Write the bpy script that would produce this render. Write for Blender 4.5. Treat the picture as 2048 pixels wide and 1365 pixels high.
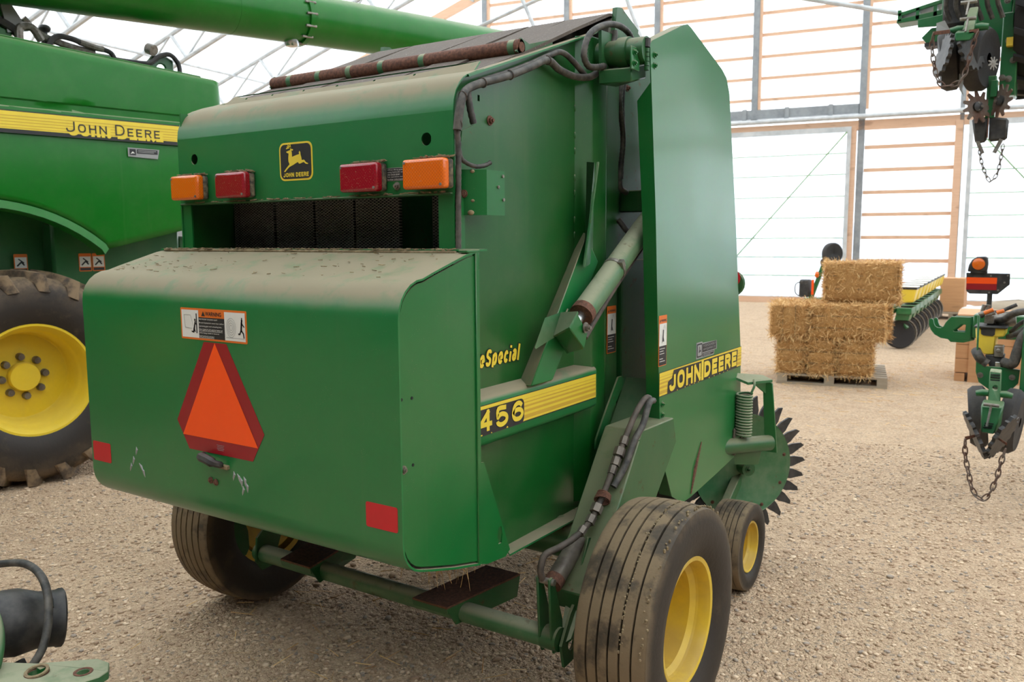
import bpy, bmesh, math, random
import numpy as np
from mathutils import Vector, Matrix, geometry

# ------------------------------------------------------------------ scene, camera, light
for _o in list(bpy.data.objects):
    bpy.data.objects.remove(_o, do_unlink=True)
SC = bpy.context.scene
COL = SC.collection
random.seed(7)
RNG = np.random.default_rng(11)

YAW, PITCH, ROLL = math.radians(33.515), math.radians(6.907), math.radians(-0.315)
CAM_POS = Vector((0.0, 0.0, 1.59))
_right = Vector((math.cos(YAW), math.sin(YAW), 0)); _fh = Vector((-math.sin(YAW), math.cos(YAW), 0)); _up = Vector((0, 0, 1))
_fwd = _fh * math.cos(PITCH) - _up * math.sin(PITCH)
_upc = _up * math.cos(PITCH) + _fh * math.sin(PITCH)
_r2 = _right * math.cos(ROLL) + _upc * math.sin(ROLL)
_u2 = -_right * math.sin(ROLL) + _upc * math.cos(ROLL)
_cd = bpy.data.cameras.new('camera')
_cam = bpy.data.objects.new('camera', _cd)
COL.objects.link(_cam)
_cam.matrix_world = Matrix(((_r2.x, _u2.x, -_fwd.x, CAM_POS.x), (_r2.y, _u2.y, -_fwd.y, CAM_POS.y), (_r2.z, _u2.z, -_fwd.z, CAM_POS.z), (0, 0, 0, 1)))
_cd.sensor_width = 36.0
_cd.lens = 1700.0 / 2048.0 * 36.0
_cd.clip_start = 0.05; _cd.clip_end = 500
_cd.dof.use_dof = True
_cd.dof.focus_distance = 2.75
_cd.dof.aperture_fstop = 6.3
SC.camera = _cam

WORLD = bpy.data.worlds.new('overcast_sky'); SC.world = WORLD
WORLD.use_nodes = True
_bg = WORLD.node_tree.nodes['Background']
_bg.inputs['Color'].default_value = (0.93, 0.97, 1.0, 1)
_bg.inputs['Strength'].default_value = 5.6

SC.view_settings.view_transform = 'Standard'
SC.view_settings.look = 'None'
SC.view_settings.gamma = 1.0
SC.view_settings.use_curve_mapping = False
SC.view_settings.exposure = -0.54
try:
    SC.cycles.use_denoising = True
    SC.cycles.max_bounces = 10
    SC.cycles.transparent_max_bounces = 16
except Exception:
    pass

WY = math.radians(8.70)            # building is turned against the baler
PHI = math.radians(-10.21)         # and so is the combine

# ------------------------------------------------------------------ materials
def lin(r, g, b):
    def f(c):
        c /= 255.0
        return c / 12.92 if c <= 0.04045 else ((c + 0.055) / 1.055) ** 2.4
    return (f(r), f(g), f(b), 1.0)

class NT:
    def __init__(self, name):
        self.m = bpy.data.materials.new(name); self.m.use_nodes = True
        self.t = self.m.node_tree; self.n = self.t.nodes; self.l = self.t.links
        self.bsdf = self.n.get('Principled BSDF'); self.out = self.n.get('Material Output')
    def new(self, typ, **kw):
        nd = self.n.new(typ)
        for k, v in kw.items():
            setattr(nd, k, v)
        return nd
    def link(self, a, b): self.l.new(a, b)
    def setv(self, sock, v):
        if hasattr(v, 'links'): self.l.new(v, sock)
        else: sock.default_value = v
    def math(self, op, a, b=None, clamp=False):
        nd = self.new('ShaderNodeMath', operation=op, use_clamp=clamp)
        self.setv(nd.inputs[0], a)
        if b is not None: self.setv(nd.inputs[1], b)
        return nd.outputs[0]
    def mix(self, fac, a, b):
        nd = self.new('ShaderNodeMix', data_type='RGBA')
        self.setv(nd.inputs[0], fac); self.setv(nd.inputs[6], a); self.setv(nd.inputs[7], b)
        return nd.outputs[2]
    def ramp(self, v, lo, hi):
        nd = self.new('ShaderNodeMapRange'); nd.interpolation_type = 'SMOOTHSTEP'
        self.setv(nd.inputs[0], v); nd.inputs[1].default_value = lo; nd.inputs[2].default_value = hi
        return nd.outputs[0]
    def pos(self, scale=(1, 1, 1)):
        g = self.new('ShaderNodeNewGeometry')
        mp = self.new('ShaderNodeMapping'); mp.inputs['Scale'].default_value = scale
        self.link(g.outputs['Position'], mp.inputs[0]); return mp.outputs[0]
    def obj(self, scale=(1, 1, 1)):
        g = self.new('ShaderNodeTexCoord')
        mp = self.new('ShaderNodeMapping'); mp.inputs['Scale'].default_value = scale
        self.link(g.outputs['Object'], mp.inputs[0]); return mp.outputs[0]
    def noise(self, vec, scale, detail=3, rough=0.55):
        nd = self.new('ShaderNodeTexNoise'); nd.inputs['Scale'].default_value = scale
        nd.inputs['Detail'].default_value = detail; nd.inputs['Roughness'].default_value = rough
        self.link(vec, nd.inputs['Vector']); return nd.outputs[0]
    def voro(self, vec, scale, feature='F1', out='Distance'):
        nd = self.new('ShaderNodeTexVoronoi', feature=feature); nd.inputs['Scale'].default_value = scale
        self.link(vec, nd.inputs['Vector']); return nd.outputs[out]
    def nz(self):
        g = self.new('ShaderNodeNewGeometry'); s = self.new('ShaderNodeSeparateXYZ')
        self.link(g.outputs['Normal'], s.inputs[0]); return s.outputs[2]
    def bump(self, h, strength, dist):
        b = self.new('ShaderNodeBump'); b.inputs['Strength'].default_value = strength; b.inputs['Distance'].default_value = dist
        self.link(h, b.inputs['Height']); self.link(b.outputs[0], self.bsdf.inputs['Normal'])
    def fin(self, col, rough=0.5, metal=0.0, spec=0.5, coat=0.0):
        self.setv(self.bsdf.inputs['Base Color'], col); self.setv(self.bsdf.inputs['Roughness'], rough)
        self.setv(self.bsdf.inputs['Metallic'], metal); self.setv(self.bsdf.inputs['Specular IOR Level'], spec)
        self.setv(self.bsdf.inputs['Coat Weight'], coat)
        return self.m

def paint(name, base, dust=(140, 128, 103), top=0.9, film=0.05, speck=0.4, rough=0.34, rust=0.0, coat=0.25, lo=0.17, hi=0.80, wob=0.002, spec=0.5):
    """sprayed sheet metal carrying settled dust on whatever lies face up, plus specks and a thin film"""
    k = NT(name); v = k.pos()
    n1 = k.noise(v, 5.0, 5, 0.6); n2 = k.noise(v, 38.0, 3)
    up = k.math('ADD', k.nz(), k.math('MULTIPLY', k.math('SUBTRACT', n1, 0.5), 0.26))
    m_top = k.math('MULTIPLY', k.ramp(up, lo, hi), top)
    patch = k.ramp(k.noise(v, 13.0, 4, 0.62), 0.50, 0.72)
    m_top = k.math('MULTIPLY', m_top, k.math('SUBTRACT', 1.0, k.math('MULTIPLY', patch, 0.35)))
    m_film = k.math('MULTIPLY', k.ramp(n1, 0.35, 0.75), film)
    streak = k.math('MULTIPLY', k.ramp(k.noise(k.pos((24, 24, 0.8)), 1.0, 2), 0.62, 0.75), film * 0.5)
    vd = k.voro(v, 150.0)
    sp = k.math('MULTIPLY', k.math('LESS_THAN', vd, 0.13), k.math('GREATER_THAN', k.noise(v, 17.0, 3), 0.58))
    m_sp = k.math('MULTIPLY', sp, speck)
    m = k.math('MAXIMUM', k.math('MAXIMUM', m_top, k.math('ADD', m_film, streak)), m_sp, clamp=True)
    vary = k.mix(k.math('MULTIPLY', n2, 0.30), base, tuple(c * 0.72 for c in base[:3]) + (1,))
    col = k.mix(m, vary, lin(*dust))
    if rust > 0:
        rm = k.math('MULTIPLY', k.ramp(k.noise(v, 21.0, 6, 0.7), 0.60, 0.68), rust)
        col = k.mix(rm, col, lin(96, 58, 38))
        m = k.math('MAXIMUM', m, rm)
    r = k.math('ADD', rough, k.math('MULTIPLY', m, 0.5), clamp=True)
    k.fin(col, r, 0.0, spec, k.math('MULTIPLY', k.math('SUBTRACT', 1.0, m), coat))
    k.bsdf.inputs['Coat Roughness'].default_value = 0.12
    if wob:
        k.bump(k.noise(v, 3.2, 2), 0.35, wob)
    return k.m

def plain(name, rgb, rough=0.5, metal=0.0, var=0.25, scale=18.0, rgb2=None, bump=0.0, spec=0.5, objspace=False):
    k = NT(name); v = k.obj() if objspace else k.pos()
    n = k.noise(v, scale, 4, 0.6)
    c = lin(*rgb); c2 = lin(*rgb2) if rgb2 else tuple(x * 0.6 for x in c[:3]) + (1,)
    col = k.mix(k.math('MULTIPLY', k.ramp(n, 0.3, 0.75), var if not rgb2 else 1.0), c, c2)
    k.fin(col, rough, metal, spec)
    if bump: k.bump(n, 0.5, bump)
    return k.m

M = {}
M['green'] = paint('baler_green', lin(17, 104, 46))
M['green_dusty'] = paint('baler_green_dusty', lin(20, 113, 55), top=0.97, film=0.04, lo=0.12, hi=0.66)
M['green_sheet'] = paint('baler_green_side', lin(14, 86, 30), film=0.08, speck=0.45)
M['green_frame'] = paint('frame_green', lin(16, 86, 38), film=0.10, rust=0.5, top=0.6, rough=0.45, wob=0.0)
M['green_gloss'] = paint('shield_green', lin(26, 108, 52), film=0.08, speck=0.0, rough=0.30, coat=0.30, wob=0.0, spec=0.42)
M['green_old'] = paint('faded_green', lin(38, 104, 56), dust=(158, 156, 130), film=0.35, rust=0.4, top=0.9, rough=0.55, wob=0.0)
M['combine_green'] = paint('combine_green', lin(14, 106, 24), top=0.5, film=0.03, speck=0.1, rough=0.3, coat=0.08, dust=(170, 165, 140), wob=0.004, lo=0.5, hi=0.95, spec=0.28)
M['combine_dark'] = paint('combine_green_shade', lin(20, 92, 40), top=0.3, film=0.1, speck=0.0, rough=0.4, wob=0.0)
M['planter_green'] = paint('planter_green', lin(20, 100, 52), top=0.35, film=0.1, speck=0.1, rough=0.35, wob=0.0)
M['rim_yellow'] = paint('rim_yellow', lin(226, 190, 52), dust=(150, 118, 78), top=0.5, film=0.55, speck=0.2, rough=0.4, wob=0.0, lo=0.3)
M['wheel_yellow'] = paint('wheel_yellow', lin(238, 205, 50), dust=(190, 170, 110), top=0.25, film=0.12, speck=0.2, rough=0.35, wob=0.0)
M['hopper_yellow'] = paint('hopper_yellow', lin(238, 205, 62), dust=(200, 185, 130), top=0.2, film=0.1, speck=0.1, rough=0.4, wob=0.0)
M['yellow'] = plain('decal_yellow', (232, 203, 58), 0.45, var=0.1)
M['amber_line'] = plain('decal_amber', (206, 164, 52), 0.45, var=0.1)
M['black'] = plain('decal_black', (38, 36, 38), 0.45, var=0.2)
M['white'] = plain('decal_white', (222, 220, 212), 0.5, var=0.1)
M['grey_ink'] = plain('decal_grey', (150, 150, 148), 0.5, var=0.15)
M['orange_ink'] = plain('decal_orange', (224, 112, 30), 0.5, var=0.1)
M['smv_orange'] = plain('reflective_orange', (255, 84, 10), 0.4, var=0.06)
M['smv_red'] = plain('reflective_dark_red', (150, 20, 30), 0.35, var=0.2)
M['tape_red'] = plain('reflective_red', (196, 22, 34), 0.35, var=0.12)
M['plastic_black'] = plain('black_plastic', (34, 33, 34), 0.5, var=0.5, rgb2=(70, 66, 62))
M['hose'] = plain('hose_rubber', (44, 42, 40), 0.6, rgb2=(92, 86, 78), scale=30)
M['hose_dirty'] = plain('dirty_hose', (96, 84, 74), 0.7, rgb2=(66, 58, 52), scale=25)
M['steel'] = plain('zinc_steel', (150, 146, 138), 0.45, metal=0.6, rgb2=(112, 100, 88), scale=40)
M['rod'] = plain('chrome_rod', (190, 190, 188), 0.22, metal=0.9, var=0.2)
M['rust'] = plain('rusty_steel', (84, 54, 42), 0.85, rgb2=(124, 82, 62), scale=90, bump=0.002)
M['rust_dark'] = plain('rusty_chain', (92, 62, 48), 0.8, rgb2=(120, 112, 104), scale=12)
M['cyl_grey'] = plain('bare_cylinder', (122, 112, 100), 0.5, metal=0.3, rgb2=(84, 74, 66), scale=20)
M['debris'] = plain('plant_debris', (160, 142, 106), 0.95, rgb2=(112, 92, 68), scale=60)
M['dust'] = plain('caked_dust', (150, 132, 102), 0.95, rgb2=(116, 98, 72), scale=70, bump=0.003)
M['housing'] = plain('dusty_black_plastic', (52, 47, 42), 0.7, rgb2=(132, 118, 92), scale=55)
M['dark'] = plain('dark_inside', (24, 30, 26), 0.8, var=0.3)  # near-black for insides, also painted shade of uncut holes and slots
def rubber(name, tread, side, mud=0.6):
    k = NT(name); v = k.pos()
    n = k.noise(v, 9.0, 6, 0.65); n2 = k.noise(v, 55.0, 4, 0.6)
    attr = k.new('ShaderNodeAttribute'); attr.attribute_name = 'tread'
    f = k.math('MULTIPLY', attr.outputs['Fac'], k.math('ADD', k.ramp(n, 0.34, 0.58), k.math('MULTIPLY', n2, 0.4)), clamp=True)
    f = k.math('ADD', f, k.math('MULTIPLY', k.ramp(n, 0.55, 0.8), 0.25), clamp=True)
    col = k.mix(k.math('MULTIPLY', f, mud), lin(*side), lin(*tread))
    k.fin(col, k.math('ADD', 0.6, k.math('MULTIPLY', f, 0.3)), 0, 0.35)
    k.bump(n2, 0.4, 0.003)
    return k.m
M['tyre'] = rubber('dusty_tyre', (124, 106, 82), (50, 44, 38), 1.0)
M['tyre_dark'] = rubber('muddy_tractor_tyre', (150, 126, 98), (48, 42, 38), 0.75)
M['tyre_black'] = rubber('black_rubber', (92, 86, 80), (40, 39, 40), 0.5)

def lens(name, rgb, deep):
    k = NT(name); v = k.pos()
    w = k.new('ShaderNodeTexChecker'); w.inputs['Scale'].default_value = 190.0
    k.link(v, w.inputs['Vector'])
    n = k.noise(v, 90.0, 3)
    sp = k.ramp(k.noise(v, 260.0, 2), 0.66, 0.72)
    c = k.mix(k.math('MULTIPLY', w.outputs['Fac'], 0.3), lin(*rgb), lin(*deep))
    c = k.mix(k.math('MULTIPLY', sp, 0.6), c, lin(176, 150, 120))
    k.fin(c, 0.22, 0, 0.5, 0.5)
    k.bsdf.inputs['Subsurface Weight'].default_value = 0.25
    k.bsdf.inputs['Subsurface Radius'].default_value = (0.03, 0.01, 0.005)
    k.bump(w.outputs['Fac'], 0.25, 0.001)
    return k.m
M['lens_orange'] = lens('amber_lens', (232, 112, 14), (178, 66, 6))
M['lens_red'] = lens('red_lens', (156, 10, 30), (100, 4, 16))

def belt_mat(name, diamond):
    k = NT(name)
    if diamond:
        v = k.pos()
        s = k.new('ShaderNodeSeparateXYZ'); k.link(v, s.inputs[0])
        a = k.math('ADD', k.math('MULTIPLY', s.outputs[0], 55.0), k.math('MULTIPLY', s.outputs[2], 100.0))
        b = k.math('SUBTRACT', k.math('MULTIPLY', s.outputs[0], 55.0), k.math('MULTIPLY', s.outputs[2], 100.0))
        fa = k.math('ABSOLUTE', k.math('SUBTRACT', k.math('FRACT', a), 0.5)); fb = k.math('ABSOLUTE', k.math('SUBTRACT', k.math('FRACT', b), 0.5))
        h = k.math('MAXIMUM', k.ramp(fa, 0.33, 0.46), k.ramp(fb, 0.33, 0.46))
        n = k.noise(v, 6.0, 3)
        col = k.mix(k.math('MULTIPLY', h, k.math('ADD', 0.45, k.math('MULTIPLY', n, 0.6))), lin(34, 33, 34), lin(190, 184, 174))
        k.fin(col, 0.6); k.bump(h, 0.9, 0.004)
    else:
        v = k.pos((90, 2.5, 2.5)); g = k.noise(v, 1.0, 4, 0.6)
        v2 = k.pos(); n = k.noise(v2, 8.0, 4)
        sp = k.ramp(k.noise(v2, 120.0, 3), 0.64, 0.70)
        col = k.mix(g, lin(66, 56, 50), lin(112, 98, 86)); col = k.mix(k.math('MULTIPLY', n, 0.4), col, lin(86, 76, 68))
        col = k.mix(k.math('MULTIPLY', sp, 0.5), col, lin(190, 182, 166))
        k.fin(col, 0.85); k.bump(g, 0.6, 0.004)
    return k.m
M['belt'] = belt_mat('baler_belt', False)
M['belt_diamond'] = belt_mat('diamond_belt', True)

def poly_panel(name, tint, trans):
    k = NT(name); k.n.remove(k.bsdf)
    tr = k.new('ShaderNodeBsdfTransparent'); tr.inputs[0].default_value = tint
    tl = k.new('ShaderNodeBsdfTranslucent'); tl.inputs[0].default_value = (0.93, 0.95, 0.96, 1)
    df = k.new('ShaderNodeBsdfDiffuse'); df.inputs[0].default_value = (0.9, 0.92, 0.92, 1)
    m1 = k.new('ShaderNodeMixShader'); m1.inputs[0].default_value = 0.35
    k.link(tl.outputs[0], m1.inputs[1]); k.link(df.outputs[0], m1.inputs[2])
    m2 = k.new('ShaderNodeMixShader'); m2.inputs[0].default_value = trans
    k.link(m1.outputs[0], m2.inputs[1]); k.link(tr.outputs[0], m2.inputs[2])
    k.link(m2.outputs[0], k.out.inputs['Surface'])
    return k.m
M['wall_panel'] = poly_panel('polycarbonate_wall', (0.96, 0.98, 1.0, 1), 0.72)
M['roof_panel'] = poly_panel('polycarbonate_roof', (0.95, 0.97, 0.98, 1), 0.45)
M['cladding'] = plain('steel_cladding', (118, 116, 110), 0.6, rgb2=(104, 102, 98), scale=3)  # opaque and dull, chosen to dim the light at the near end

def wood(name, a, b, axis=(1.2, 14, 14)):
    k = NT(name); v = k.obj(axis); n = k.noise(v, 2.2, 5, 0.65)
    kn = k.ramp(k.noise(k.obj((1.5, 4, 4)), 1.6, 2), 0.62, 0.74)
    col = k.mix(n, lin(*a), lin(*b)); col = k.mix(k.math('MULTIPLY', kn, 0.35), col, lin(112, 74, 48))
    k.fin(col, 0.75); k.bump(n, 0.3, 0.003); return k.m
M['girt'] = wood('pine_girt', (222, 188, 160), (198, 154, 124))
M['crate'] = wood('crate_wood', (206, 158, 112), (172, 122, 82))
M['pallet'] = wood('weathered_pallet', (178, 164, 142), (128, 112, 94))
M['post'] = plain('galvanised_post', (150, 154, 156), 0.5, metal=0.2, rgb2=(124, 128, 132), scale=4)
M['pipe'] = plain('white_pipe', (198, 200, 201), 0.5, rgb2=(172, 176, 178), scale=5)
M['wire'] = plain('green_cord', (128, 156, 110), 0.6, var=0.2)

def gravel(name):
    k = NT(name); v = k.pos()
    big = k.noise(v, 0.55, 4, 0.6); mid = k.noise(v, 5.0, 5, 0.65)
    c1 = k.voro(v, 62.0, out='Color'); d1 = k.voro(v, 62.0)
    d2 = k.voro(v, 140.0); c2 = k.voro(v, 140.0, out='Color')
    s1 = k.new('ShaderNodeSeparateColor'); k.link(c1, s1.inputs[0])
    s2 = k.new('ShaderNodeSeparateColor'); k.link(c2, s2.inputs[0])
    base = k.mix(k.ramp(mid, 0.3, 0.7), lin(208, 178, 145), lin(176, 143, 112))
    base = k.mix(k.math('MULTIPLY', k.ramp(big, 0.42, 0.7), 0.35), base, lin(226, 196, 156))
    st = k.mix(s1.outputs[0], lin(140, 114, 92), lin(226, 200, 170))
    col = k.mix(0.45, base, st)
    st2 = k.mix(s2.outputs[1], lin(166, 137, 111), lin(224, 197, 165))
    col = k.mix(0.35, col, st2)
    col = k.mix(k.math('MULTIPLY', k.math('GREATER_THAN', s1.outputs[2], 0.94), 0.5), col, lin(146, 134, 120))
    k.fin(col, 0.95, 0, 0.25)
    h = k.math('ADD', k.math('MULTIPLY', d1, -1.0), k.math('MULTIPLY', d2, -0.6))
    h = k.math('ADD', h, k.math('MULTIPLY', mid, 0.6))
    k.bump(h, 0.9, 0.014)
    return k.m
M['gravel'] = gravel('gravel_floor')
def pebble_mat():
    k = NT('pebbles')
    a = k.new('ShaderNodeAttribute'); a.attribute_name = 'tone'
    c = k.mix(a.outputs['Fac'], lin(160, 132, 107), lin(228, 202, 172))
    b = k.new('ShaderNodeAttribute'); b.attribute_name = 'grey'
    c = k.mix(b.outputs['Fac'], c, lin(150, 142, 134))
    k.fin(c, 0.9, 0, 0.3); return k.m
M['pebble'] = pebble_mat()
def straw_mat(name, a, b, attr=True):
    k = NT(name)
    if attr:
        at = k.new('ShaderNodeAttribute'); at.attribute_name = 'tone'; f = at.outputs['Fac']
    else:
        f = k.noise(k.obj((1, 1, 1)), 42.0, 6, 0.7)
    k.fin(k.mix(f, lin(*a), lin(*b)), 0.75, 0, 0.3)
    if not attr: k.bump(f, 1.0, 0.02)
    return k.m
M['straw'] = straw_mat('straw_strands', (176, 126, 72), (246, 208, 148))
M['straw_body'] = straw_mat('packed_straw', (140, 94, 50), (222, 174, 110), False)
M['outside_far'] = plain('outside_cladding', (150, 170, 200), 0.8, rgb2=(190, 200, 214), scale=0.6)
M['outside'] = plain('outside_ground', (236, 236, 236), 0.9, var=0.2)

# ------------------------------------------------------------------ mesh helpers
def V(*a): return Vector(a if len(a) == 3 else a[0])

class MB:
    def __init__(self): self.v = []; self.f = []; self.m = []; self.tread = []
    def add(self, verts, faces, mat=0):
        o = len(self.v); self.v.extend([tuple(x) for x in verts])
        for fc in faces: self.f.append(tuple(i + o for i in fc)); self.m.append(mat)
        return self
    def box(self, x0, x1, y0, y1, z0, z1, mat=0):
        return self.add([(x0,y0,z0),(x1,y0,z0),(x1,y1,z0),(x0,y1,z0),(x0,y0,z1),(x1,y0,z1),(x1,y1,z1),(x0,y1,z1)],
                        [(0,3,2,1),(4,5,6,7),(0,1,5,4),(1,2,6,5),(2,3,7,6),(3,0,4,7)], mat)
    def obox(self, c, ax, ay, az, mat=0):
        c, ax, ay, az = Vector(c), Vector(ax), Vector(ay), Vector(az); p = []
        for sz in (-1, 1):
            for sx, sy in ((-1,-1),(1,-1),(1,1),(-1,1)): p.append(c + ax*sx + ay*sy + az*sz)
        return self.add(p, [(0,3,2,1),(4,5,6,7),(0,1,5,4),(1,2,6,5),(2,3,7,6),(3,0,4,7)], mat)
    def bar(self, p, q, w, h, up=(0,0,1), mat=0):
        p, q = Vector(p), Vector(q); d = q - p; L = d.length; d.normalize()
        s = d.cross(Vector(up))
        if s.length < 1e-4: s = d.cross(Vector((1,0,0)))
        s.normalize(); u = s.cross(d)
        return self.obox((p+q)/2, d*L/2, s*w/2, u*h/2, mat)
    def prism(self, pts, off, holes=(), mat=0):
        """polygon (3-D points in a plane), optional holes, extruded by the vector off"""
        off = Vector(off); loops = [[Vector(p) for p in pts]] + [[Vector(p) for p in h] for h in holes]
        flat = [p for lp in loops for p in lp]; n = len(flat)
        tris = geometry.tessellate_polygon(loops) if holes else None
        o = len(self.v)
        self.v.extend([tuple(p) for p in flat]); self.v.extend([tuple(p + off) for p in flat])
        if holes:
            for t in tris:
                self.f.append((o+t[0], o+t[1], o+t[2])); self.m.append(mat)
                self.f.append((o+n+t[2], o+n+t[1], o+n+t[0])); self.m.append(mat)
        else:
            self.f.append(tuple(o+i for i in range(n))); self.m.append(mat)
            self.f.append(tuple(o+n+i for i in reversed(range(n)))); self.m.append(mat)
        s = 0
        for lp in loops:
            k = len(lp)
            for i in range(k):
                a, b = s+i, s+(i+1) % k
                self.f.append((o+a, o+n+a, o+n+b, o+b)); self.m.append(mat)
            s += k
        return self
    def tube(self, path, r, n=10, caps=True, mat=0, closed=False, smooth=0):
        P = [Vector(p) for p in path]
        if smooth: P = spline(P, smooth, closed)
        k = len(P); R = [r]*k if not isinstance(r, (list, tuple)) else list(r)
        if len(R) != k: R = [R[int(i*(len(R)-1)/(k-1))] for i in range(k)]
        T = []
        for i in range(k):
            a = P[(i-1) % k] if (closed or i > 0) else P[i]; b = P[(i+1) % k] if (closed or i < k-1) else P[i]
            t = b - a; T.append(t.normalized() if t.length > 1e-9 else Vector((0,0,1)))
        ref = Vector((0,0,1)) if abs(T[0].z) < 0.9 else Vector((1,0,0))
        N = (ref - T[0]*ref.dot(T[0])).normalized(); rings = []
        o = len(self.v)
        for i in range(k):
            N = (N - T[i]*N.dot(T[i])); N = N.normalized() if N.length > 1e-6 else Vector((1,0,0))
            B = T[i].cross(N)
            for j in range(n):
                a = 2*math.pi*j/n; self.v.append(tuple(P[i] + (N*math.cos(a) + B*math.sin(a))*R[i]))
        kk = k if closed else k-1
        for i in range(kk):
            for j in range(n):
                a = o+i*n+j; b = o+i*n+(j+1) % n; c = o+((i+1) % k)*n+(j+1) % n; d = o+((i+1) % k)*n+j
                self.f.append((a,b,c,d)); self.m.append(mat)
        if caps and not closed:
            self.f.append(tuple(o+j for j in reversed(range(n)))); self.m.append(mat)
            self.f.append(tuple(o+(k-1)*n+j for j in range(n))); self.m.append(mat)
        return self
    def lathe(self, prof, c, axis, n=32, mat=0, closed=False, mats=None, tread=None):
        """profile of (radius, distance along axis) turned about axis through c"""
        c, ax = Vector(c), Vector(axis).normalized()
        e1 = ax.cross(Vector((0,0,1)));
        if e1.length < 1e-3: e1 = ax.cross(Vector((1,0,0)))
        e1.normalize(); e2 = ax.cross(e1); k = len(prof); o = len(self.v)
        for (r, h) in prof:
            for j in range(n):
                a = 2*math.pi*j/n; self.v.append(tuple(c + ax*h + (e1*math.cos(a) + e2*math.sin(a))*r))
        if tread is not None:
            while len(self.tread) < o: self.tread.append(0.0)
            for i in range(k): self.tread.extend([tread[i]]*n)
        for i in range(k if closed else k-1):
            i2 = (i+1) % k
            for j in range(n):
                self.f.append((o+i*n+j, o+i2*n+j, o+i2*n+(j+1) % n, o+i*n+(j+1) % n)); self.m.append(mats[i] if mats else mat)
        return self
    def cyl(self, p, q, r, n=16, mat=0): return self.tube([p, q], r, n, True, mat)
    def sphere(self, c, r, n=8, mat=0, sc=(1,1,1)):
        prof = [(max(1e-4, math.sin(math.pi*i/n))*r*sc[0], -math.cos(math.pi*i/n)*r*sc[2]) for i in range(n+1)]
        return self.lathe(prof, c, (0,0,1), n*2, mat)
    def bolt(self, c, axis, r=0.009, h=0.008, mat=0):
        c, a = Vector(c), Vector(axis).normalized()
        self.tube([c, c+a*h*0.35], r*1.55, 10, True, mat); self.tube([c+a*h*0.35, c+a*h*1.2], r, 6, True, mat)
        return self.tube([c+a*h*1.2, c+a*h*1.8], r*0.5, 8, True, mat)
    def build(self, name, mats, parent=None, bevel=0.0, angle=38, loc=None, kind=None, seg=1, flat=False, attrs=None):
        me = bpy.data.meshes.new(name)
        base = Vector((0,0,0))
        if parent is not None: base = ROOTLOC.get(parent.name, Vector((0,0,0)))
        if loc is not None: base = Vector(loc)
        vv = [(x-base.x, y-base.y, z-base.z) for x, y, z in self.v]
        me.from_pydata(vv, [], self.f); me.update()
        if not isinstance(mats, (list, tuple)): mats = [mats]
        for mm in mats: me.materials.append(M[mm] if isinstance(mm, str) else mm)
        if len(mats) > 1: me.polygons.foreach_set('material_index', self.m)
        bm = bmesh.new(); bm.from_mesh(me); bmesh.ops.recalc_face_normals(bm, faces=bm.faces); bm.to_mesh(me); bm.free()
        if self.tread:
            while len(self.tread) < len(self.v): self.tread.append(0.0)
            at = me.attributes.new('tread', 'FLOAT', 'POINT'); at.data.foreach_set('value', self.tread)
        if not flat:
            me.polygons.foreach_set('use_smooth', [True]*len(me.polygons)); me.set_sharp_from_angle(angle=math.radians(angle))
        o = bpy.data.objects.new(name, me); COL.objects.link(o)
        if parent is not None:
            o.parent = parent; ROOTLOC[o.name] = base
        elif loc is not None: o.location = base; ROOTLOC[o.name] = base
        if bevel:
            b = o.modifiers.new('edge', 'BEVEL'); b.width = bevel; b.segments = seg; b.limit_method = 'ANGLE'; b.angle_limit = math.radians(40)
        if kind: o['kind'] = kind
        return o
ROOTLOC = {}

def spline(P, sub, closed=False):
    out = []; k = len(P)
    for i in range(k if closed else k-1):
        p0 = P[(i-1) % k] if (closed or i > 0) else P[i]*2 - P[i+1]
        p1 = P[i]; p2 = P[(i+1) % k]
        p3 = P[(i+2) % k] if (closed or i < k-2) else p2*2 - p1
        for s in range(sub):
            t = s/sub
            out.append(0.5*((2*p1) + (p2-p0)*t + (2*p0-5*p1+4*p2-p3)*t*t + (3*p1-p0-3*p2+p3)*t**3))
    if not closed: out.append(P[-1])
    return out

def thing(name, label, cat, loc=(0,0,0), rotz=0.0, group=None):
    o = bpy.data.objects.new(name, None); COL.objects.link(o); o.empty_display_size = 0.2
    o.location = loc; o.rotation_euler = (0,0,rotz); o['label'] = label; o['category'] = cat
    if group: o['group'] = group
    ROOTLOC[o.name] = Vector(loc) if rotz == 0 else Vector((0,0,0))
    return o
def tag(o, label, cat, group=None, kind=None):
    o['label'] = label; o['category'] = cat
    if group: o['group'] = group
    if kind: o['kind'] = kind
    return o
def copy_of(o, parent):
    c = o.copy(); COL.objects.link(c); c.parent = parent; ROOTLOC[c.name] = ROOTLOC.get(o.name, Vector((0,0,0)))
    return c
def arc(cx, cz, r, a0, a1, n):
    return [(cx + r*math.cos(math.radians(a0+(a1-a0)*i/n)), cz + r*math.sin(math.radians(a0+(a1-a0)*i/n))) for i in range(n+1)]
def circle3(c, u, w, r, n=16):
    c, u, w = Vector(c), Vector(u), Vector(w)
    return [c + u*(r*math.cos(2*math.pi*i/n)) + w*(r*math.sin(2*math.pi*i/n)) for i in range(n)]

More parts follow.
